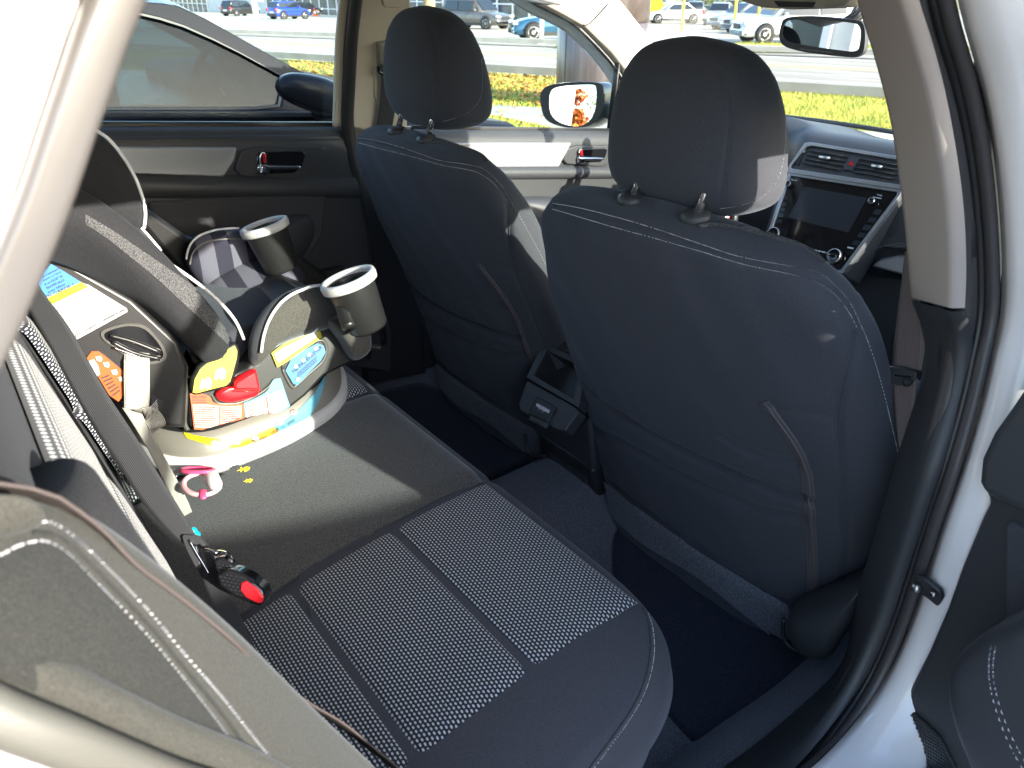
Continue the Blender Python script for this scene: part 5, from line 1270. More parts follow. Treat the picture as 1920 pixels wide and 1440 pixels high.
prism('glove_box', [Hd(-.02)(u, v) for u, v in ((1560, 540), (1620, 512), (1780, 530), (1780, 760), (1560, 760))], (0, .05, 0), M_['plast2'], da_, .01)
# steering wheel in front of the driver
sw = thing('steering_wheel', 'dark steering wheel hidden behind the driver seat', 'steering wheel', (-.36, 1.1, .4)); ax = nrm((0, -1, .35)); cwh = A((-.36, 1.10, .55)); e1 = A((1., 0, 0)); e2 = np.cross(ax, e1)
tt = np.linspace(0, 2*math.pi, 48, endpoint=False); rim = np.array([cwh+.185*(math.cos(a)*e1+math.sin(a)*e2) for a in tt]+[cwh+.185*e1])
sweep('wheel_rim', rim, sellipse(.015, .013, 2, 12), M_['leather'], sw, upv=tuple(ax), caps=False)
for a in (R_(10), R_(170), R_(270)): sweep('spoke', [cwh, cwh+.18*(math.cos(a)*e1+math.sin(a)*e2)], rrect(.02, .008, .005), M_['plast2'], sw, upv=tuple(ax))
lathe('wheel_hub', [(0, .05), (.05, .045), (.07, .02), (.07, -.02), (.03, -.12), (0, -.12)], cwh, M_['plast2'], sw, ax)
# inside mirror
im = thing('inside_mirror', 'frameless looking inside mirror showing dim windows, hanging from the windshield', 'mirror', (.0, 1.1, .9))
MI = nrm((-.10, -.99, .0)); MI = nrm((.139, -.99, .045)); PI_ = PN(MI, (.0, 1.10, .93))
mo_ = [(1461, 70), (1464, 48), (1470, 36), (1490, 31), (1540, 31), (1600, 37), (1616, 42), (1622, 60), (1620, 92), (1612, 103), (1596, 107), (1550, 103), (1500, 96), (1470, 86)]
mi_ = [(1466, 66), (1468, 50), (1474, 40), (1490, 37), (1540, 37), (1596, 43), (1610, 48), (1614, 62), (1611, 88), (1605, 95), (1590, 96), (1550, 91), (1504, 84), (1476, 77)]
P = spline([PI_(*p) for p in mo_], 4, True); Q_ = spline([PI_(*p) for p in mi_], 4, True); c_ = P.mean(0)
rings = [P, c_+(P-c_)*1.02-MI*.008, c_+(P-c_)*1.0-MI*.02, c_+(P-c_)*.8-MI*.034, c_+(P-c_)*.3-MI*.04]
rings = [P-MI*.0]+rings[1:]; V = np.array(rings).reshape(-1, 3); mesh('mirror_case', V, grid_faces(5, len(P), False, True)+[tuple(range(4*len(P), 5*len(P)))], M_['plast2'], im)
ringprism('mirror_bezel', P, Q_, MI*.002-MI*.008, M_['plast2'], im)
prism('mirror_glass', Q_-MI*.003, -MI*.002, M_['rvmirror'], im)
pim = PN(MI, A((.0, 1.10, .93))+MI*.003)
print_on('button_print', [(1498, 93), (1572, 101), (1572, 98.5), (1498, 90.5)], 1, M_['webgrey'], im, pim, 1, .001, .5)
tube('mirror_stalk', [PI_(1585, 45)-MI*.03, PI_(1598, 25)+A((.0, .05, .01)), PI_(1590, 8)+A((0, .09, .03)), PI_(1580, -10)+A((0, .11, .05))], .011, M_['rubber'], im, smooth_path=5)
for k in range(3): tube('mirror_cable', [PI_(1572+k*8, 38)-MI*.02, PI_(1586+k*7, 22)+A((0, .03, 0)), PI_(1580+k*9, 4)+A((0, .06, .02))], .0035, M_['rubber'], im, smooth_path=4)
# front and rear floor mats
pm = [(1195, 1010), (1300, 1085), (1420, 1172), (1478, 1215), (1540, 1250), (1562, 1262), (1500, 1310), (1420, 1362), (1352, 1398), (1320, 1404), (1296, 1390), (1230, 1315), (1215, 1285), (1165, 1180), (1150, 1050), (1160, 1000)]
mp_ = [at(FLOOR, u, v, .0) for u, v in pm]
m1 = thing('floor_mat', 'near black rear foot mat behind the passenger seat', 'floor mat', (.4, .25, 0), 'rear floor mats')
Pm = spline([A((p[0], p[1], .0)) for p in mp_], 5, True); cc_ = Pm.mean(0)
rings = [[A((q[0], q[1], floorz(q[0], q[1])+z)) for q in cc_+(Pm-cc_)*s] for s, z in ((1.0, .0), (1.0, .012), (.985, .018), (.9, .019), (.8, .019), (.7, .019), (.6, .019), (.5, .019), (.4, .019), (.3, .019), (.2, .019), (.1, .019))]
loft('mat_pile', rings, M_['carpet'], m1)
m2 = thing('floor_mat', 'black rear foot mat behind the driver seat beyond the console', 'floor mat', (-.4, .25, 0), 'rear floor mats')
Pm2 = spline([A((x, y, 0)) for x, y in ((-.60, .02), (-.22, .02), (-.15, .10), (-.15, .36), (-.2, .46), (-.6, .46), (-.68, .38), (-.68, .1))], 5, True); cc_ = Pm2.mean(0)
rings = [[A((q[0], q[1], floorz(q[0], q[1])+z)) for q in cc_+(Pm2-cc_)*s] for s, z in ((1.0, .0), (1.0, .012), (.985, .018), (.9, .019), (.8, .019), (.7, .019), (.6, .019), (.5, .019), (.4, .019), (.3, .019), (.2, .019), (.1, .019))]
loft('mat_pile', rings, M_['carpet'], m2)

# =================================================================== CHILD SEAT
cs_ = thing('child_car_seat', 'black child car seat with white piping, two cup holders and red lever on the bench', 'child seat', (-.35, -.17, .33))
# swivel base on the bench
bo = [(-.10, -.30), (-.095, -.22), (-.11, -.13), (-.14, -.05), (-.20, .005), (-.30, .04), (-.42, .04), (-.52, .0), (-.58, -.08), (-.60, -.2), (-.58, -.32), (-.5, -.38), (-.3, -.385), (-.17, -.36)]
B0 = resample(np.vstack([spline(A(bo), 6, True), spline(A(bo), 6, True)[:1]]), .008)[:-1]; bc_ = B0.mean(0)
def bring(s, z): return [(x, y, z) for x, y in bc_+(B0-bc_)*s]
loft('base_foot', [bring(1.0, .325), bring(1.01, .333), bring(1.01, .348), bring(.985, .354), bring(.93, .356)], M_['cupwhite'], cs_)
base = loft('base_shell', [bring(.97, .345), bring(.965, .362), bring(.94, .376), bring(.90, .388), bring(.87, .390)], M_['basesilver'], cs_, keep=True)
loft('base_deck', [bring(.89, .384), bring(.885, .3895), bring(.80, .394), bring(.5, .395)], M_['shell'], cs_)
top = [(345, 812), (400, 822), (440, 822), (500, 806), (545, 780), (585, 742), (610, 704)]; bot = [(352, 822), (400, 836), (445, 838), (510, 824), (562, 796), (594, 758), (611, 706)]
def subcurve(c, a, b): 
    P = resample(spline(A(c, float), 8), 1.); n = len(P); return P[int(a*(n-1)):int(b*(n-1))+1][::max(1, int((b-a)*n/12))]
for a, b, mt in ((0., .40, 'lab_yel'), (.40, .56, 'lab_amber'), (.56, 1., 'lab_lblue')):
    decal('band_label', base, subcurve(top, a, b), subcurve(bot, a, b), M_[mt], cs_, .0022, 24, 5)
for u, v, mt in ((403, 831, 'lab_white'), (443, 829, 'lab_white'), (478, 821, 'lab_white'), (524, 793, 'lab_white'), (550, 774, 'lab_white')):
    c_ = [(u+7*math.cos(a), v+4*math.sin(a)) for a in np.linspace(0, 6.28, 14, endpoint=False)]
    mesh_px('label_spot', c_, [tuple(range(14))], base, M_[mt], cs_, .0030)
text_on('print', "UTILISER VERS L'AVANT", [(449, 835), (501, 822), (499, 816), (448, 830)], M_['ink'], cs_, base, .0034)
text_on('print', "UTILISER VERS L'ARRIERE", [(508, 814), (553, 789), (550, 784), (506, 809)], M_['ink'], cs_, base, .0034)
text_on('print', '2', [(546, 776), (553, 771), (550, 767), (544, 772)], M_['lampred'], cs_, base, .0038)
# lower shell (boot) facing the lens
XS = -.145
SN = nrm((1., -.05, .22)); PS1 = PN(SN, (XS, -.2, .45))
boot = [(338, 700), (350, 672), (358, 690), (352, 740), (356, 798), (362, 806), (400, 811), (440, 809), (490, 796), (535, 774), (575, 742), (608, 706), (640, 690), (676, 672), (694, 668), (688, 650), (660, 600), (645, 575), (600, 560), (560, 600), (500, 640), (462, 690), (440, 700), (400, 690)]
sh1 = prism('lower_shell', [PS1(*p) for p in boot], A((-.40, 0, -.02)), M_['shell'], cs_, .010, 3); 
bdp = [PS1(*p) for p in boot]
# ridges and recesses drawn as raised rims on the shell
def rim(px, r, mat=M_['shell2'], closed=False, pl=PS1):
    P = spline(A([pl(*p) for p in px]), 6, closed); 
    if closed: P = np.vstack([P, P[:1]])
    return sweep('shell_rim', P, sellipse(r, r, 2, 10), mat, cs_, upv=tuple(SN))
rim([(344, 700), (348, 740), (346, 790), (352, 806)], .004); rim([(640, 580), (655, 610), (676, 634), (696, 650), (712, 652)], .006, M_['shell'])
plb = [(355, 738), (378, 737), (392, 738), (400, 752), (412, 757), (440, 758), (470, 748), (500, 730), (520, 709), (526, 708), (534, 722), (545, 762), (520, 778), (480, 793), (450, 800), (432, 806), (400, 808), (362, 806), (356, 790)]
L1 = [(356, 738), (380, 738), (396, 746), (404, 756), (430, 758), (456, 755)]; L1b = [(362, 806), (380, 807), (400, 807), (420, 806), (440, 803), (458, 798)]
decal('instruction_label', PS1, [(356, 738), (378, 738), (394, 744), (402, 755), (430, 759), (458, 756)], [(364, 805), (380, 806), (398, 806), (416, 805), (438, 802), (460, 796)], M_['lab_or'], cs_, .004, 24, 5)
decal('instruction_panel', PS1, [(361, 759), (385, 758), (402, 760), (430, 762), (453, 760)], [(366, 801), (380, 802), (400, 802), (430, 800), (452, 795)], M_['lab_pink'], cs_, .0052, 20, 5)
decal('instruction_label', PS1, [(458, 755), (480, 746), (502, 732), (512, 713), (526, 709)], [(461, 796), (480, 791), (502, 784), (524, 775), (544, 762)], M_['lab_lblue'], cs_, .004, 24, 5)
decal('instruction_panel', PS1, [(461, 757), (480, 750), (500, 742), (518, 735), (530, 730)], [(463, 793), (480, 788), (502, 781), (522, 772), (540, 761)], M_['lab_white'], cs_, .0052, 20, 5)
text_on('print', 'VERS L\'AVANT', [(360, 747), (388, 747), (388, 742), (360, 742)], M_['ink'], cs_, PS1, .0058); print_on('fine_print', [(360, 757), (396, 757), (390, 748), (360, 748)], 2, M_['ink'], cs_, PS1, lift=.0058)
print_on('fine_print', [(364, 798), (409, 800), (409, 762), (362, 761)], 9, M_['red'], cs_, PS1, 1, .0062, .35, margin=.05)
print_on('fine_print', [(413, 798), (452, 793), (452, 763), (413, 763)], 8, M_['red'], cs_, PS1, 1, .0062, .35, margin=.05)
print_on('fine_print', [(500, 780), (540, 760), (530, 732), (496, 747)], 8, M_['web'], cs_, PS1, 1, .0062, .3, margin=.08)
for cu_ in ([(466, 762), (475, 757), (490, 756), (497, 751)], [(466, 782), (474, 771), (484, 770), (492, 778), (480, 786)], [(465, 770), (478, 764), (492, 764)]):
    tube('line_drawing', [PS1(*p)+SN*.006 for p in cu_], .0007, M_['lab_or'], cs_, k=5, smooth_path=4)
for cu_ in ([(411, 761), (411, 801)], [(498, 744), (503, 782)]): tube('panel_rule', [PS1(*p)+SN*.006 for p in cu_], .0006, M_['lab_or'], cs_, k=5)
bd6 = [(422, 802), (430, 790), (444, 783), (458, 783), (470, 792), (452, 797), (440, 800), (430, 808)]
prism('six_badge', [PS1(*p)+SN*.006 for p in bd6], -SN*.001, M_['lab_or'], cs_); text_on('print', '6', [(433, 800), (440, 798), (438, 790), (431, 792)], M_['lab_white'], cs_, PS1, .0068); print_on('fine_print', [(442, 796), (464, 792), (462, 786), (440, 789)], 2, M_['lab_white'], cs_, PS1, lift=.0068)
# red recline lever in its pocket
rim([(398, 742), (404, 752), (416, 757), (444, 756), (474, 745), (500, 728), (514, 712)], .0035, M_['shell2'])
red = [(402, 735), (404, 745), (412, 751), (430, 753), (456, 748), (480, 740), (484, 728), (480, 700), (474, 690), (450, 700), (434, 712), (430, 722), (416, 724)]
pillow('recline_lever', [PS1(*p)+SN*.006 for p in red], .012, SN, M_['red'], cs_, p=6, sm=4)
prism('lever_grip', [PS1(*p)+SN*.012 for p in ((434, 712), (474, 690), (482, 724), (476, 727), (432, 727))], SN*.010, M_['red'], cs_, .004, 2)
tube('lever_mark', [PS1(*p)+SN*.024 for p in ((432, 728), (456, 729), (482, 726))], .0012, M_['lampred'], cs_, k=6)
# yellow tab label on the wing end
wy = [(358, 733), (362, 708), (372, 690), (398, 668), (436, 646), (441, 656), (440, 668), (434, 690), (428, 712), (420, 720), (392, 727), (366, 734)]
yt = prism('tab_shell', [PS1(*p)+SN*.012 for p in [(354, 730), (357, 704), (368, 684), (398, 660), (438, 638), (447, 650), (447, 672), (440, 700), (432, 720), (420, 727), (392, 733), (362, 740)]], -SN*.03, M_['shell'], cs_, .006, 3)
prism('hand_label', [PS1(*p)+SN*.0135 for p in wy], -SN*.001, M_['lab_yel'], cs_)
for u, v in ((382, 716), (409, 698)):
    hp = [(-11, 9), (-9, -2), (-7, -7), (-4, -9), (-2, -5), (0, -11), (2, -11), (2, -4), (5, -12), (7, -11), (6, -3), (9, -9), (11, -7), (10, 3), (8, 9), (2, 11), (-2, 6), (-7, 12)]
    prism('hand_print', [PS1(u+a, v+b)+SN*.0145 for a, b in hp], -SN*.0006, M_['lab_white'], cs_)
text_on('print', 'IMPORTANT', [(402, 672), (434, 661), (432, 656), (400, 667)], M_['ink'], cs_, PS1, .0155); print_on('fine_print', [(398, 684), (432, 673), (431, 664), (397, 675)], 2, M_['ink'], cs_, PS1, lift=.0155)
# blue and yellow labels at the front arm
tb = [(530, 690), (540, 668), (556, 655), (590, 640), (606, 640), (612, 656), (604, 678), (580, 700), (556, 722), (546, 724)]
rim(tb, .0035, M_['shell2'], True)
prism('arm_label', [PS1(*p)+SN*.004 for p in [(534, 694), (545, 672), (562, 659), (594, 643), (606, 648), (609, 660), (600, 676), (578, 698), (556, 722), (548, 718)]], -SN*.002, M_['lab_blue'], cs_)
text_on('print', 'NE PAS ENLEVER', [(552, 700), (606, 652), (602, 647), (548, 694)], M_['ink'], cs_, PS1, .0062); print_on('fine_print', [(556, 712), (600, 674), (602, 660), (556, 700)], 3, M_['ink'], cs_, PS1, lift=.006)
for u, v in ((552, 686), (566, 674), (577, 664), (590, 652), (556, 710)): prism('arrow_print', [PS1(u+a, v+b)+SN*.0062 for a, b in ((-4, 2), (-1, -4), (4, -3), (4, 2), (0, 4))], -SN*.0004, M_['lab_white'], cs_)
decal('warning_label', PS1, [(509, 662), (530, 646), (556, 632), (580, 620), (598, 614)], [(520, 689), (545, 674), (570, 656), (592, 641), (604, 632)], M_['lab_yel'], cs_, .006, 20, 4)
decal('warning_panel', PS1, [(514, 664), (530, 653), (556, 640), (580, 626), (594, 620)], [(522, 680), (545, 665), (570, 648), (586, 637), (596, 631)], M_['lab_white'], cs_, .0072, 20, 4)
print_on('fine_print', [(562, 650), (594, 629), (590, 621), (558, 640)], 5, M_['web'], cs_, PS1, 1, .008, .4)
# upper side shell behind, with the big label, belt slot and orange label
UN = nrm((1., -.18, .20)); PU = PN(UN, (-.165, -.35, .58))
ush = [(40, 440), (75, 455), (110, 480), (250, 560), (336, 640), (356, 690), (352, 740), (350, 806), (300, 800), (262, 786), (225, 752), (180, 700), (120, 640), (70, 560), (30, 500)]
prism('upper_shell', [PU(*p) for p in ush], A((-.34, .0, .0)), M_['shell'], cs_, .008, 3)
def pu(px, lift): return [PU(*p)+UN*lift for p in px]
prism('warning_label', pu([(60, 560), (112, 520), (165, 533), (238, 578), (239, 584), (142, 637)], .0035), -UN*.002, M_['lab_white'], cs_)
prism('blue_panel', pu([(66, 530), (96, 494), (120, 508), (152, 528), (82, 558)], .0045), -UN*.001, M_['lab_blue'], cs_)
prism('yellow_panel', pu([(86, 560), (152, 528), (166, 537), (95, 571)], .0048), -UN*.001, M_['lab_yel'], cs_)
text_on('print', 'MISE EN GARDE !', [(64, 572), (139, 536.5), (137, 530.5), (61, 566)], M_['ink'], cs_, PU, .0062)
text_on('print', 'BLESSURES GRAVES OU MORTELLES', [(88, 573), (160, 539.5), (158.5, 536.5), (87, 570)], M_['web'], cs_, PU, .0060)
print_on('fine_print', [(140, 632), (236, 581), (170, 542), (97, 576)], 17, M_['ink'], cs_, PU, 2, .0050, .30, margin=.02)
text_on('print', 'MANUEL DU PROPRIETAIRE', [(143, 634), (184, 612), (181, 608), (140, 630)], M_['ink'], cs_, PU, .0056); text_on('print', 'IMPORTANT DE SUIVRE', [(196, 603), (236, 582), (233, 578), (193, 599)], M_['ink'], cs_, PU, .0056)
for i, tx_ in enumerate(('La ceinture', 'epaule. Ce bord', 'A ne DOIT SE', 'TROUVER dans la', 'zone bleue.')):
    text_on('print', tx_, [(78+i*3, 522+i*7.2), (112+i*3, 505+i*7.2), (111+i*3, 500+i*7.2), (77+i*3, 517+i*7.2)], M_['ink'], cs_, PU, .0060)
prism('orange_label', pu([(163, 670), (172, 658), (184, 658), (196, 666), (232, 696), (232, 740), (222, 752), (205, 740)], .0035), -UN*.002, M_['lab_or'], cs_)
for u, v in ((187, 672), (201, 683), (216, 697), (230, 710)): prism('arrow_print', pu([(u-8, v-4), (u+2, v-6), (u+5, v), (u+3, v+5), (u-5, v+3)], .0048), -UN*.0005, M_['lab_white'], cs_)
prism('hand_print', pu([(166, 676), (176, 672), (184, 684), (188, 700), (180, 706), (170, 690)], .0048), -UN*.0005, M_['lab_white'], cs_)
print_on('fine_print', [(212, 746), (230, 732), (206, 700), (188, 706)], 6, M_['ink'], cs_, PU, 1, .0048, .4)
# belt slot
slot = [(190, 622), (210, 612), (240, 606), (272, 612), (300, 640), (312, 664), (306, 676), (280, 682), (250, 676), (215, 652), (194, 636)]
ringprism('belt_slot_rim', spline(A(pu(slot, .004)), 4, True), spline(A([PU(251+(u-251)*.90, 645+(v-645)*.88)+UN*.004 for u, v in slot]), 4, True), -UN*.006, M_['shell2'], cs_)
prism('belt_slot', spline(A([PU(251+(u-251)*.90, 645+(v-645)*.88)+UN*.0022 for u, v in slot]), 4, True), -UN*.003, M_['gloss'], cs_)
for cv in ([(210, 640), (250, 660), (300, 672)], [(206, 628), (250, 640), (300, 660)]): tube('slot_rib', pu(cv, .004), .0035, M_['shell'], cs_, smooth_path=4)
tube('slot_edge', pu([(212, 650), (240, 660), (280, 676)], .007), .0016, M_['chrome'], cs_, smooth_path=4)
prism('side_notice', pu([(275, 790), (284, 768), (284, 740), (306, 750), (300, 765)], .004), -UN*.002, M_['ink'], cs_); print_on('fine_print', [(278, 786), (300, 764), (296, 746), (282, 762)], 5, M_['whiteink'], cs_, PU, 1, .0048, .4)
M_['child'] = fabric('black_child_seat_cloth', (.014, .0145, .017), (.038, .039, .044), 1300, .08)
# padded wing, long roll over the upper shell edge
WP = PX(-.175)
wc = [(30, 400), (80, 408), (140, 432), (200, 468), (260, 512), (318, 562), (370, 612), (402, 648), (412, 664)]
path = resample(spline([WP(*p) for p in wc], 8), .006); n = len(path)
T_ = np.linspace(0, 1, n); sc = [(np.interp(t, [0, .3, .8, .93, 1], [1.05, 1.02, 1.0, .86, .45]), np.interp(t, [0, .8, .95, 1], [1, 1, .8, .4])) for t in T_]
wing = sweep('side_wing', path, sellipse(.034, .056, 3.2, 48), M_['child'], cs_, upv=(.25, -.45, .85), scale=sc, keep=True)
cu1 = [(118, 376), (150, 392), (200, 420), (250, 452), (300, 486), (350, 520), (395, 556), (430, 596), (447, 632)]
tube('piping', [WP(*p)+A((.028, .0, .006)) for p in cu1], .0026, M_['piping'], cs_, k=8, smooth_path=6)
decal('knit_strip', wing, [(160, 402), (210, 432), (260, 466), (310, 500), (360, 536), (405, 574), (440, 618)], [(160, 420), (200, 446), (250, 486), (300, 528), (345, 570), (385, 606), (425, 645)], M_['knit'], cs_, .0012, 50, 8)
# head wing behind the pillar
pillow('head_wing', [PX(-.24)(*p) for p in ((60, 330), (110, 262), (150, 242), (182, 248), (214, 276), (240, 312), (258, 350), (270, 392), (268, 424), (240, 432), (180, 402), (110, 380))], .035, (1, -.1, .1), M_['child'], cs_, p=4, back=1.2, keep=True)
tube('piping', [PX(-.22)(*p) for p in ((172, 240), (205, 262), (236, 302), (258, 344), (272, 392), (270, 428))], .0026, M_['piping'], cs_, smooth_path=6)
tube('piping', [PX(-.33)(*p) for p in ((262, 424), (282, 446), (302, 470))], .0022, M_['piping'], cs_, smooth_path=4)
# seat shell interior, far wing and striped cushion
FP = PX(-.50)
prism('far_shell', [FP(*p) for p in ((150, 300), (262, 420), (330, 500), (400, 560), (520, 640), (640, 600), (620, 520), (540, 460), (430, 440), (360, 450), (260, 380), (200, 300))], A((-.05, 0, 0)), M_['shell'], cs_, .01)
M_['stripe'] = newmat('striped_cushion', (.05, .05, .09), .9)
tc = N(M_['stripe'], 'ShaderNodeTexCoord'); wv = N(M_['stripe'], 'ShaderNodeTexWave', wave_type='BANDS', bands_direction='Y'); wv.inputs['Scale'].default_value = 5.2; wv.inputs['Distortion'].default_value = 0
L(M_['stripe'], tc.outputs['Object'], wv.inputs[0]); r_ = N(M_['stripe'], 'ShaderNodeValToRGB'); r_.color_ramp.elements[0].color = (.018, .018, .035, 1); r_.color_ramp.elements[1].color = (.10, .10, .135, 1); r_.color_ramp.elements[0].position = .48; r_.color_ramp.elements[1].position = .52
L(M_['stripe'], wv.outputs[1], r_.inputs[0]); L(M_['stripe'], r_.outputs[0], BS(M_['stripe']).inputs['Base Color']); bump(M_['stripe'], 900, .5, .0006)
pillow('far_bolster', [PX(-.47)(*p) for p in ((348, 492), (352, 466), (366, 447), (392, 435), (430, 430), (465, 434), (500, 456), (520, 480), (500, 500), (460, 520), (410, 545), (372, 530))], .035, (1, -.3, .3), M_['stripe'], cs_, p=4, back=1.0)
fb = [(349, 486), (356, 460), (374, 442), (402, 432), (432, 428), (448, 428)]
tube('piping', [PX(-.455)(*p) for p in fb], .0022, M_['piping'], cs_, smooth_path=6)
tube('piping', [PX(-.440)(*p) for p in ((356, 496), (362, 474), (378, 458), (404, 450), (440, 448), (470, 452))], .0016, M_['webgrey'], cs_, smooth_path=6)
CP = PN(nrm((.35, -.25, .9)), (-.33, -.08, .475))
pillow('seat_cushion', [CP(*p) for p in ((392, 540), (430, 508), (480, 488), (530, 492), (570, 512), (560, 545), (500, 600), (466, 640), (430, 620), (400, 580))], .03, (.3, -.2, .9), M_['stripe'], cs_, p=4, back=2.0)
tube('piping', [CP(*p)+A((0, 0, .022)) for p in ((400, 536), (420, 512), (462, 494), (505, 494), (545, 508))], .0015, M_['webgrey'], cs_, smooth_path=6)
prism('cushion_box', [PX(-.19)(*p) for p in ((400, 640), (440, 620), (560, 590), (620, 600), (640, 640), (470, 700), (400, 680))], (-.26, 0, 0), M_['cloth'], cs_, .01)
# near thigh bolster, sunlit felt, with white piping
NB = PX(-.150)
nb = [(468, 680), (466, 650), (472, 620), (486, 592), (508, 566), (540, 546), (580, 534), (604, 534), (630, 548), (645, 574), (640, 600), (616, 616), (570, 630), (530, 645), (500, 662), (482, 688)]
M_['felt'] = fabric('grey_felt', (.045, .043, .040), (.10, .096, .088), 900, .3, .8)
bol = pillow('near_bolster', [NB(*p) for p in nb], .034, (1, -.15, .45), M_['felt'], cs_, p=3.5, back=2.0, keep=True)
tube('piping', [NB(*p)+A((.030, -.004, .014)) for p in ((484, 662), (488, 634), (498, 604), (516, 576), (540, 556), (570, 544), (592, 539))], .0026, M_['piping'], cs_, smooth_path=6)
decal('bolster_side', bol, [(470, 668), (472, 630), (488, 594), (512, 566), (540, 548)], [(484, 676), (488, 640), (502, 604), (524, 576), (550, 560)], M_['cloth'], cs_, .0012, 30, 6)
# front stub under the near cup
pillow('front_arm', [PX(-.12)(*p) for p in ((616, 600), (640, 592), (672, 600), (690, 622), (692, 652), (680, 668), (660, 674), (640, 640), (625, 620))], .03, (1, -.1, .3), M_['felt'], cs_, p=5, back=2)
for (u, v, dpt, tilt) in ((652, 523, 1.195, .34), (495, 423, 1.41, .28)):
    c_ = PD(dpt)(u, v); ax = nrm(A((0, 0, 1.))-rt_h*tilt-A((0, 0, 0))); ax = nrm(A((0, 0, 1.))-rt_h*tilt*.9)
    cp_ = lathe('cup_holder', [(.0, -.092), (.029, -.092), (.033, -.087), (.041, -.004), (.0415, .0), (.038, .0), (.036, -.01), (.028, -.085), (.0, -.086)], c_, M_['cupgrey'], cs_, ax, 48)
    lathe('cup_rim', [(.036, -.006), (.042, -.012), (.0465, -.010), (.0475, -.002), (.046, .004), (.041, .005), (.0365, .002), (.0355, -.004)], c_, M_['cupwhite'], cp_, ax, 48)
tube('cup_bracket', [PD(1.20)(640, 560), PD(1.19)(646, 590), PD(1.18)(655, 615)], .012, M_['shell'], cs_, smooth_path=4)
# car belt through the child seat: grey webbing, loop, and strip down to the bench
gb = thing('child_seat_belt', 'grey webbing strap threaded through the child seat slot and hanging onto the bench', 'strap', (-.14, -.36, .4))
GB = PU
band('strap_upper', [(232, 655), (231, 700), (232, 745), (232, 764)], [(280, 662), (280, 700), (280, 740), (278, 764)], M_['webgrey'], gb, .0014, surf=lambda u, v: PU(u, v)+UN*(.012 if v > 670 else .004))
lp_ = [(262, 770), (280, 780), (284, 798), (272, 800), (262, 784)]
LQ = PX(-.14)
sweep('strap_fold', spline([LQ(262, 776), LQ(276, 770)+A((.02, 0, 0)), LQ(285, 784)+A((.03, 0, 0)), LQ(276, 796)+A((.01, 0, 0)), LQ(266, 790)], 6), rrect(.014, .001, .0008), M_['webgrey'], gb, upv=(1, .3, 0), uvs=True)
SQ = PN(nrm((.9, -.3, .35)), (-.10, -.36, .42))
band('strap_lower', [(228, 764), (252, 800), (280, 848), (306, 900), (330, 950), (342, 970)], [(266, 776), (284, 812), (310, 860), (334, 904), (352, 940), (360, 960)], M_['webgrey'], gb, .0014, surf=SQ)

# =================================================================== BELTS AND BUCKLES OF THE BENCH
cb_ = thing('rear_belt', 'wide black webbing crossing in front of the backrest down to a slotted latch plate', 'seat belt', (.12, -.38, .4))
PB2 = lambda u, v: PD(np.interp(v, [400, 800, 1050, 1320], [.90, .93, .93, .84]))(u, v)
band('belt_upper', [(-20, 440), (20, 520), (58, 590), (95, 655), (139, 738), (185, 818), (233, 890), (270, 947), (318, 1000), (345, 1020)], [(28, 450), (75, 540), (112, 590), (142, 635), (168, 682), (200, 738), (245, 805), (296, 888), (345, 968), (382, 1030)], M_['web'], cb_, surf=PB2)
band('belt_lower', [(372, 1062), (392, 1120), (424, 1196), (462, 1262), (496, 1312)], [(410, 1062), (432, 1112), (462, 1180), (490, 1240), (506, 1300)], M_['web'], cb_, surf=PB2)
PB3 = PD(.925)
pl_ = [(341, 1006), (352, 1003), (368, 1006), (384, 1022), (398, 1044), (410, 1070), (408, 1084), (396, 1091), (382, 1088), (368, 1066), (352, 1036)]
ringprism('latch_plate', spline(A([PB3(*p) for p in pl_]), 3, True), spline(A([PB3(376+(u-376)*.28+2, 1048+(v-1048)*.62) for u, v in pl_]), 3, True), fw*.008, M_['plast2'], cb_, .002)
sweep('latch_wire', spline([PB3(*p)-fw*.002 for p in ((356, 1012), (372, 1040), (388, 1066), (392, 1074))], 4), sellipse(.0012, .0012, 2, 8), M_['chrome'], cb_)
sweep('tongue', spline([PB3(*p) for p in ((392, 1086), (402, 1100), (412, 1120), (420, 1132))], 4), rrect(.006, .001, .0006), M_['steel'], cb_, upv=tuple(-fw))
bk = thing('belt_buckle', 'black belt buckle with red release button beside the dotted insert', 'buckle', (.15, -.34, .33))
PK = lambda u, v, d=0.: PD(.885+d)(u, v)
hb = [(404, 1078), (424, 1066), (444, 1072), (470, 1086), (492, 1106), (498, 1124), (490, 1138), (470, 1134), (436, 1118), (410, 1098)]
prism('buckle_body', [PK(*p) for p in hb], fw*.03, M_['gloss'], bk, .004, 3)
prism('release_button', [PK(*p)-fw*.002 for p in ((453, 1092), (462, 1089), (484, 1104), (495, 1119), (492, 1130), (484, 1131), (462, 1120), (451, 1106))], fw*.006, M_['red'], bk, .0018, 3)
prism('buckle_shoulder', [PK(*p, .01) for p in ((398, 1050), (412, 1044), (436, 1060), (444, 1078), (428, 1092), (406, 1080))], fw*.02, M_['gloss'], bk, .003)
sc_ = thing('spare_tongue', 'small chrome latch loop standing beside the black buckle', 'buckle', (.13, -.33, .36))
PT = PD(.90)
ringprism('chrome_loop', spline(A([PT(*p) for p in ((400, 1036), (412, 1032), (428, 1038), (436, 1052), (430, 1058), (408, 1052))]), 3, True), spline(A([PT(*p) for p in ((408, 1040), (414, 1038), (424, 1042), (429, 1050), (426, 1052), (412, 1048))]), 3, True), fw*.003, M_['chrome'], sc_)
tube('chrome_wire', [PT(*p) for p in ((384, 1030), (396, 1032), (406, 1038))], .0014, M_['chrome'], sc_, smooth_path=3)
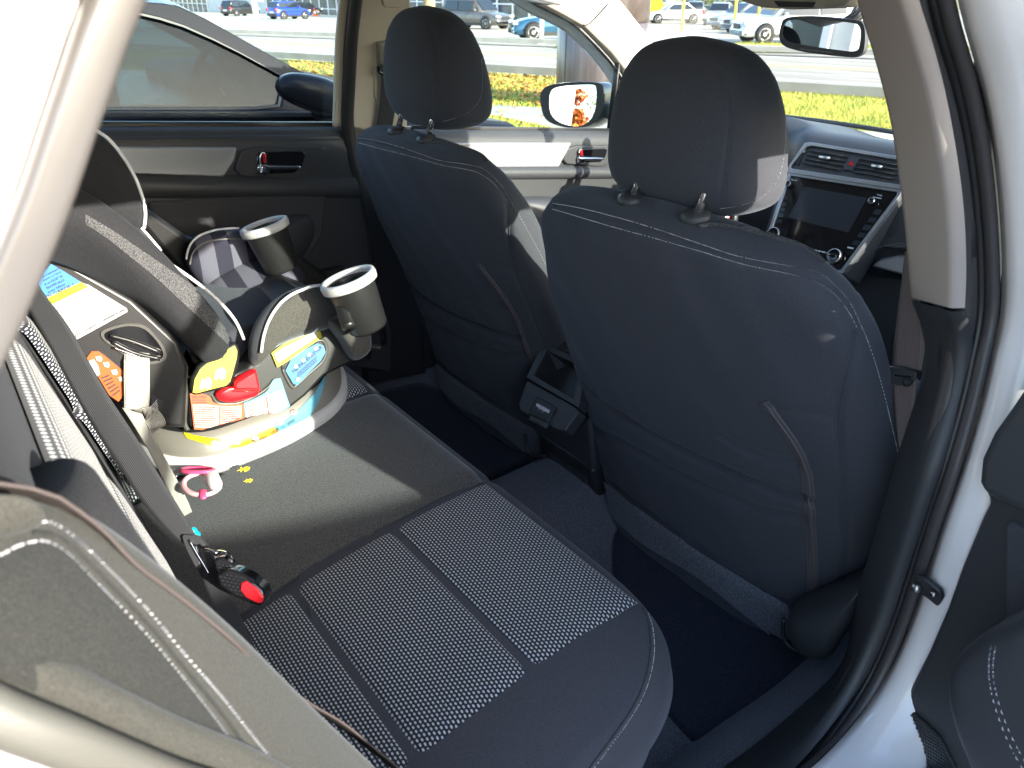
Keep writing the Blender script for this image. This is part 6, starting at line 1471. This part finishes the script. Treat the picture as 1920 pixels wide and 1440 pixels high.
# near belt: thin brown edge along the bolster
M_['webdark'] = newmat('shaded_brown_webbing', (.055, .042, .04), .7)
nb_ = thing('near_belt', 'brown belt webbing seen edge on along the grey bolster, sagging over the dotted insert', 'seat belt', (.63, -.45, .6))
np_ = [(-140, 905), (0, 918), (75, 933), (160, 982), (240, 1055), (340, 1132), (412, 1190), (480, 1248), (560, 1308), (640, 1360), (724, 1426), (800, 1490)]
NP = np.array([PX(np.interp(u, [0, 440, 500, 800], [.655, .645, .61, .59]))(u, v) for u, v in np_]); NP = resample(spline(NP, 6), .01)
def nup(i): 
    t = i/len(NP); d = nrm(NP[i]-CAM); tg = nrm(NP[min(i+1, len(NP)-1)]-NP[max(i-1, 0)]); s_ = nrm(np.cross(tg, d)); return s_+d*(.12+.10*max(0, t-.5))
sweep('webbing', NP, rrect(.021, .0009, .0007), M_['webdark'], nb_, upv=nup, uvs=True)
# the turned piece of beige webbing in the gap
ps_ = [PX(.61)(*p) for p in ((408, 1196), (422, 1214), (438, 1248), (441, 1270), (428, 1262), (412, 1234))]
prism('webbing_turn', ps_, A((-.001, -.001, 0)), M_['beige'], nb_)
tube('bench_gap', [PX(.60)(*p) for p in ((492, 1290), (505, 1310), (500, 1318))], .001, M_['chrome'], nb_)

# =================================================================== SMALL THINGS ON THE BENCH
ph = thing('hair_band', 'pink and white hair band lying in the sun beside the child seat base', 'hair band', (-.08, -.3, .33)); M_['pink'] = newmat('pink_plastic', (.80, .08, .22), .4); M_['palepink'] = newmat('pale_pink_plastic', (.85, .45, .50), .35)
HZ = PZ(.352)
def loopb(cx, cy, a, b, r, mt, nm, z=0., tilt=0.):
    t = np.linspace(0, 2*math.pi, 30); P = [HZ(cx+a*math.cos(q), cy+b*math.sin(q))+A((0, 0, z+.006*math.sin(q)*tilt)) for q in t]; return sweep(nm, P, sellipse(r, r*.8, 2, 10), M_[mt], ph, upv=(0, 0, 1), caps=False)
loopb(378, 908, 34, 20, .0042, 'palepink', 'band_loop'); loopb(372, 887, 30, 10, .0036, 'pink', 'band_loop', .006, 1)
pillow('band_bead', [HZ(u, v) for u, v in ((384, 890), (404, 884), (414, 898), (416, 914), (404, 922), (388, 912))], .012, (0, 0, 1), M_['piping'], ph, sm=3)
pillow('band_tag', [HZ(u, v) for u, v in ((374, 920), (388, 920), (386, 934), (374, 934))], .005, (0, 0, 1), M_['pink'], ph, sm=3)
bb = thing('blue_toy', 'tiny turquoise bead toy stuck behind the belt latch plate', 'toy', (.0, -.36, .36)); M_['turq'] = newmat('turquoise_plastic', (.0, .45, .62), .4)
for u, v, r in ((362, 996, .006), (368, 1003, .006), (371, 1010, .0045)): lathe('bead', [(0, -r), (r*.7, -r*.7), (r, 0), (r*.7, r*.7), (0, r)], PD(.98)(u, v), M_['turq'], bb, (0, 0, 1), 14)
M_['yleaf'] = newmat('yellow_leaf', (.72, .58, .04), .7)
for u, v, s, lb in ((459, 879, 10, 'larger yellow leaf on the sunlit bench edge'), (467, 901, 7, 'smaller yellow leaf on the shaded bench')):
    LZ = PZ(.3385 if s > 8 else .337); t = thing('small_leaf', lb, 'leaf', tuple(LZ(u, v)), 'yellow leaves on the bench')
    P = [LZ(u+a*s, v+b*s*.62) for a, b in ((-1, .3), (-.6, -.3), (-.3, -.1), (.1, -.8), (.4, -.3), (1.0, -.7), (.8, .1), (1, .5), (.3, .5), (.0, 1), (-.3, .5), (-.8, .8))]
    prism('leaf_blade', [p+A((0, 0, .002*math.sin(i*2.1))) for i, p in enumerate(P)], (0, 0, .0008), M_['yleaf'], t); tube('leaf_stalk', [LZ(u, v)+A((0, 0, .002)), LZ(u-s*1.4, v+s*.7)+A((0, 0, .003))], .0006, M_['yleaf'], t, k=5)
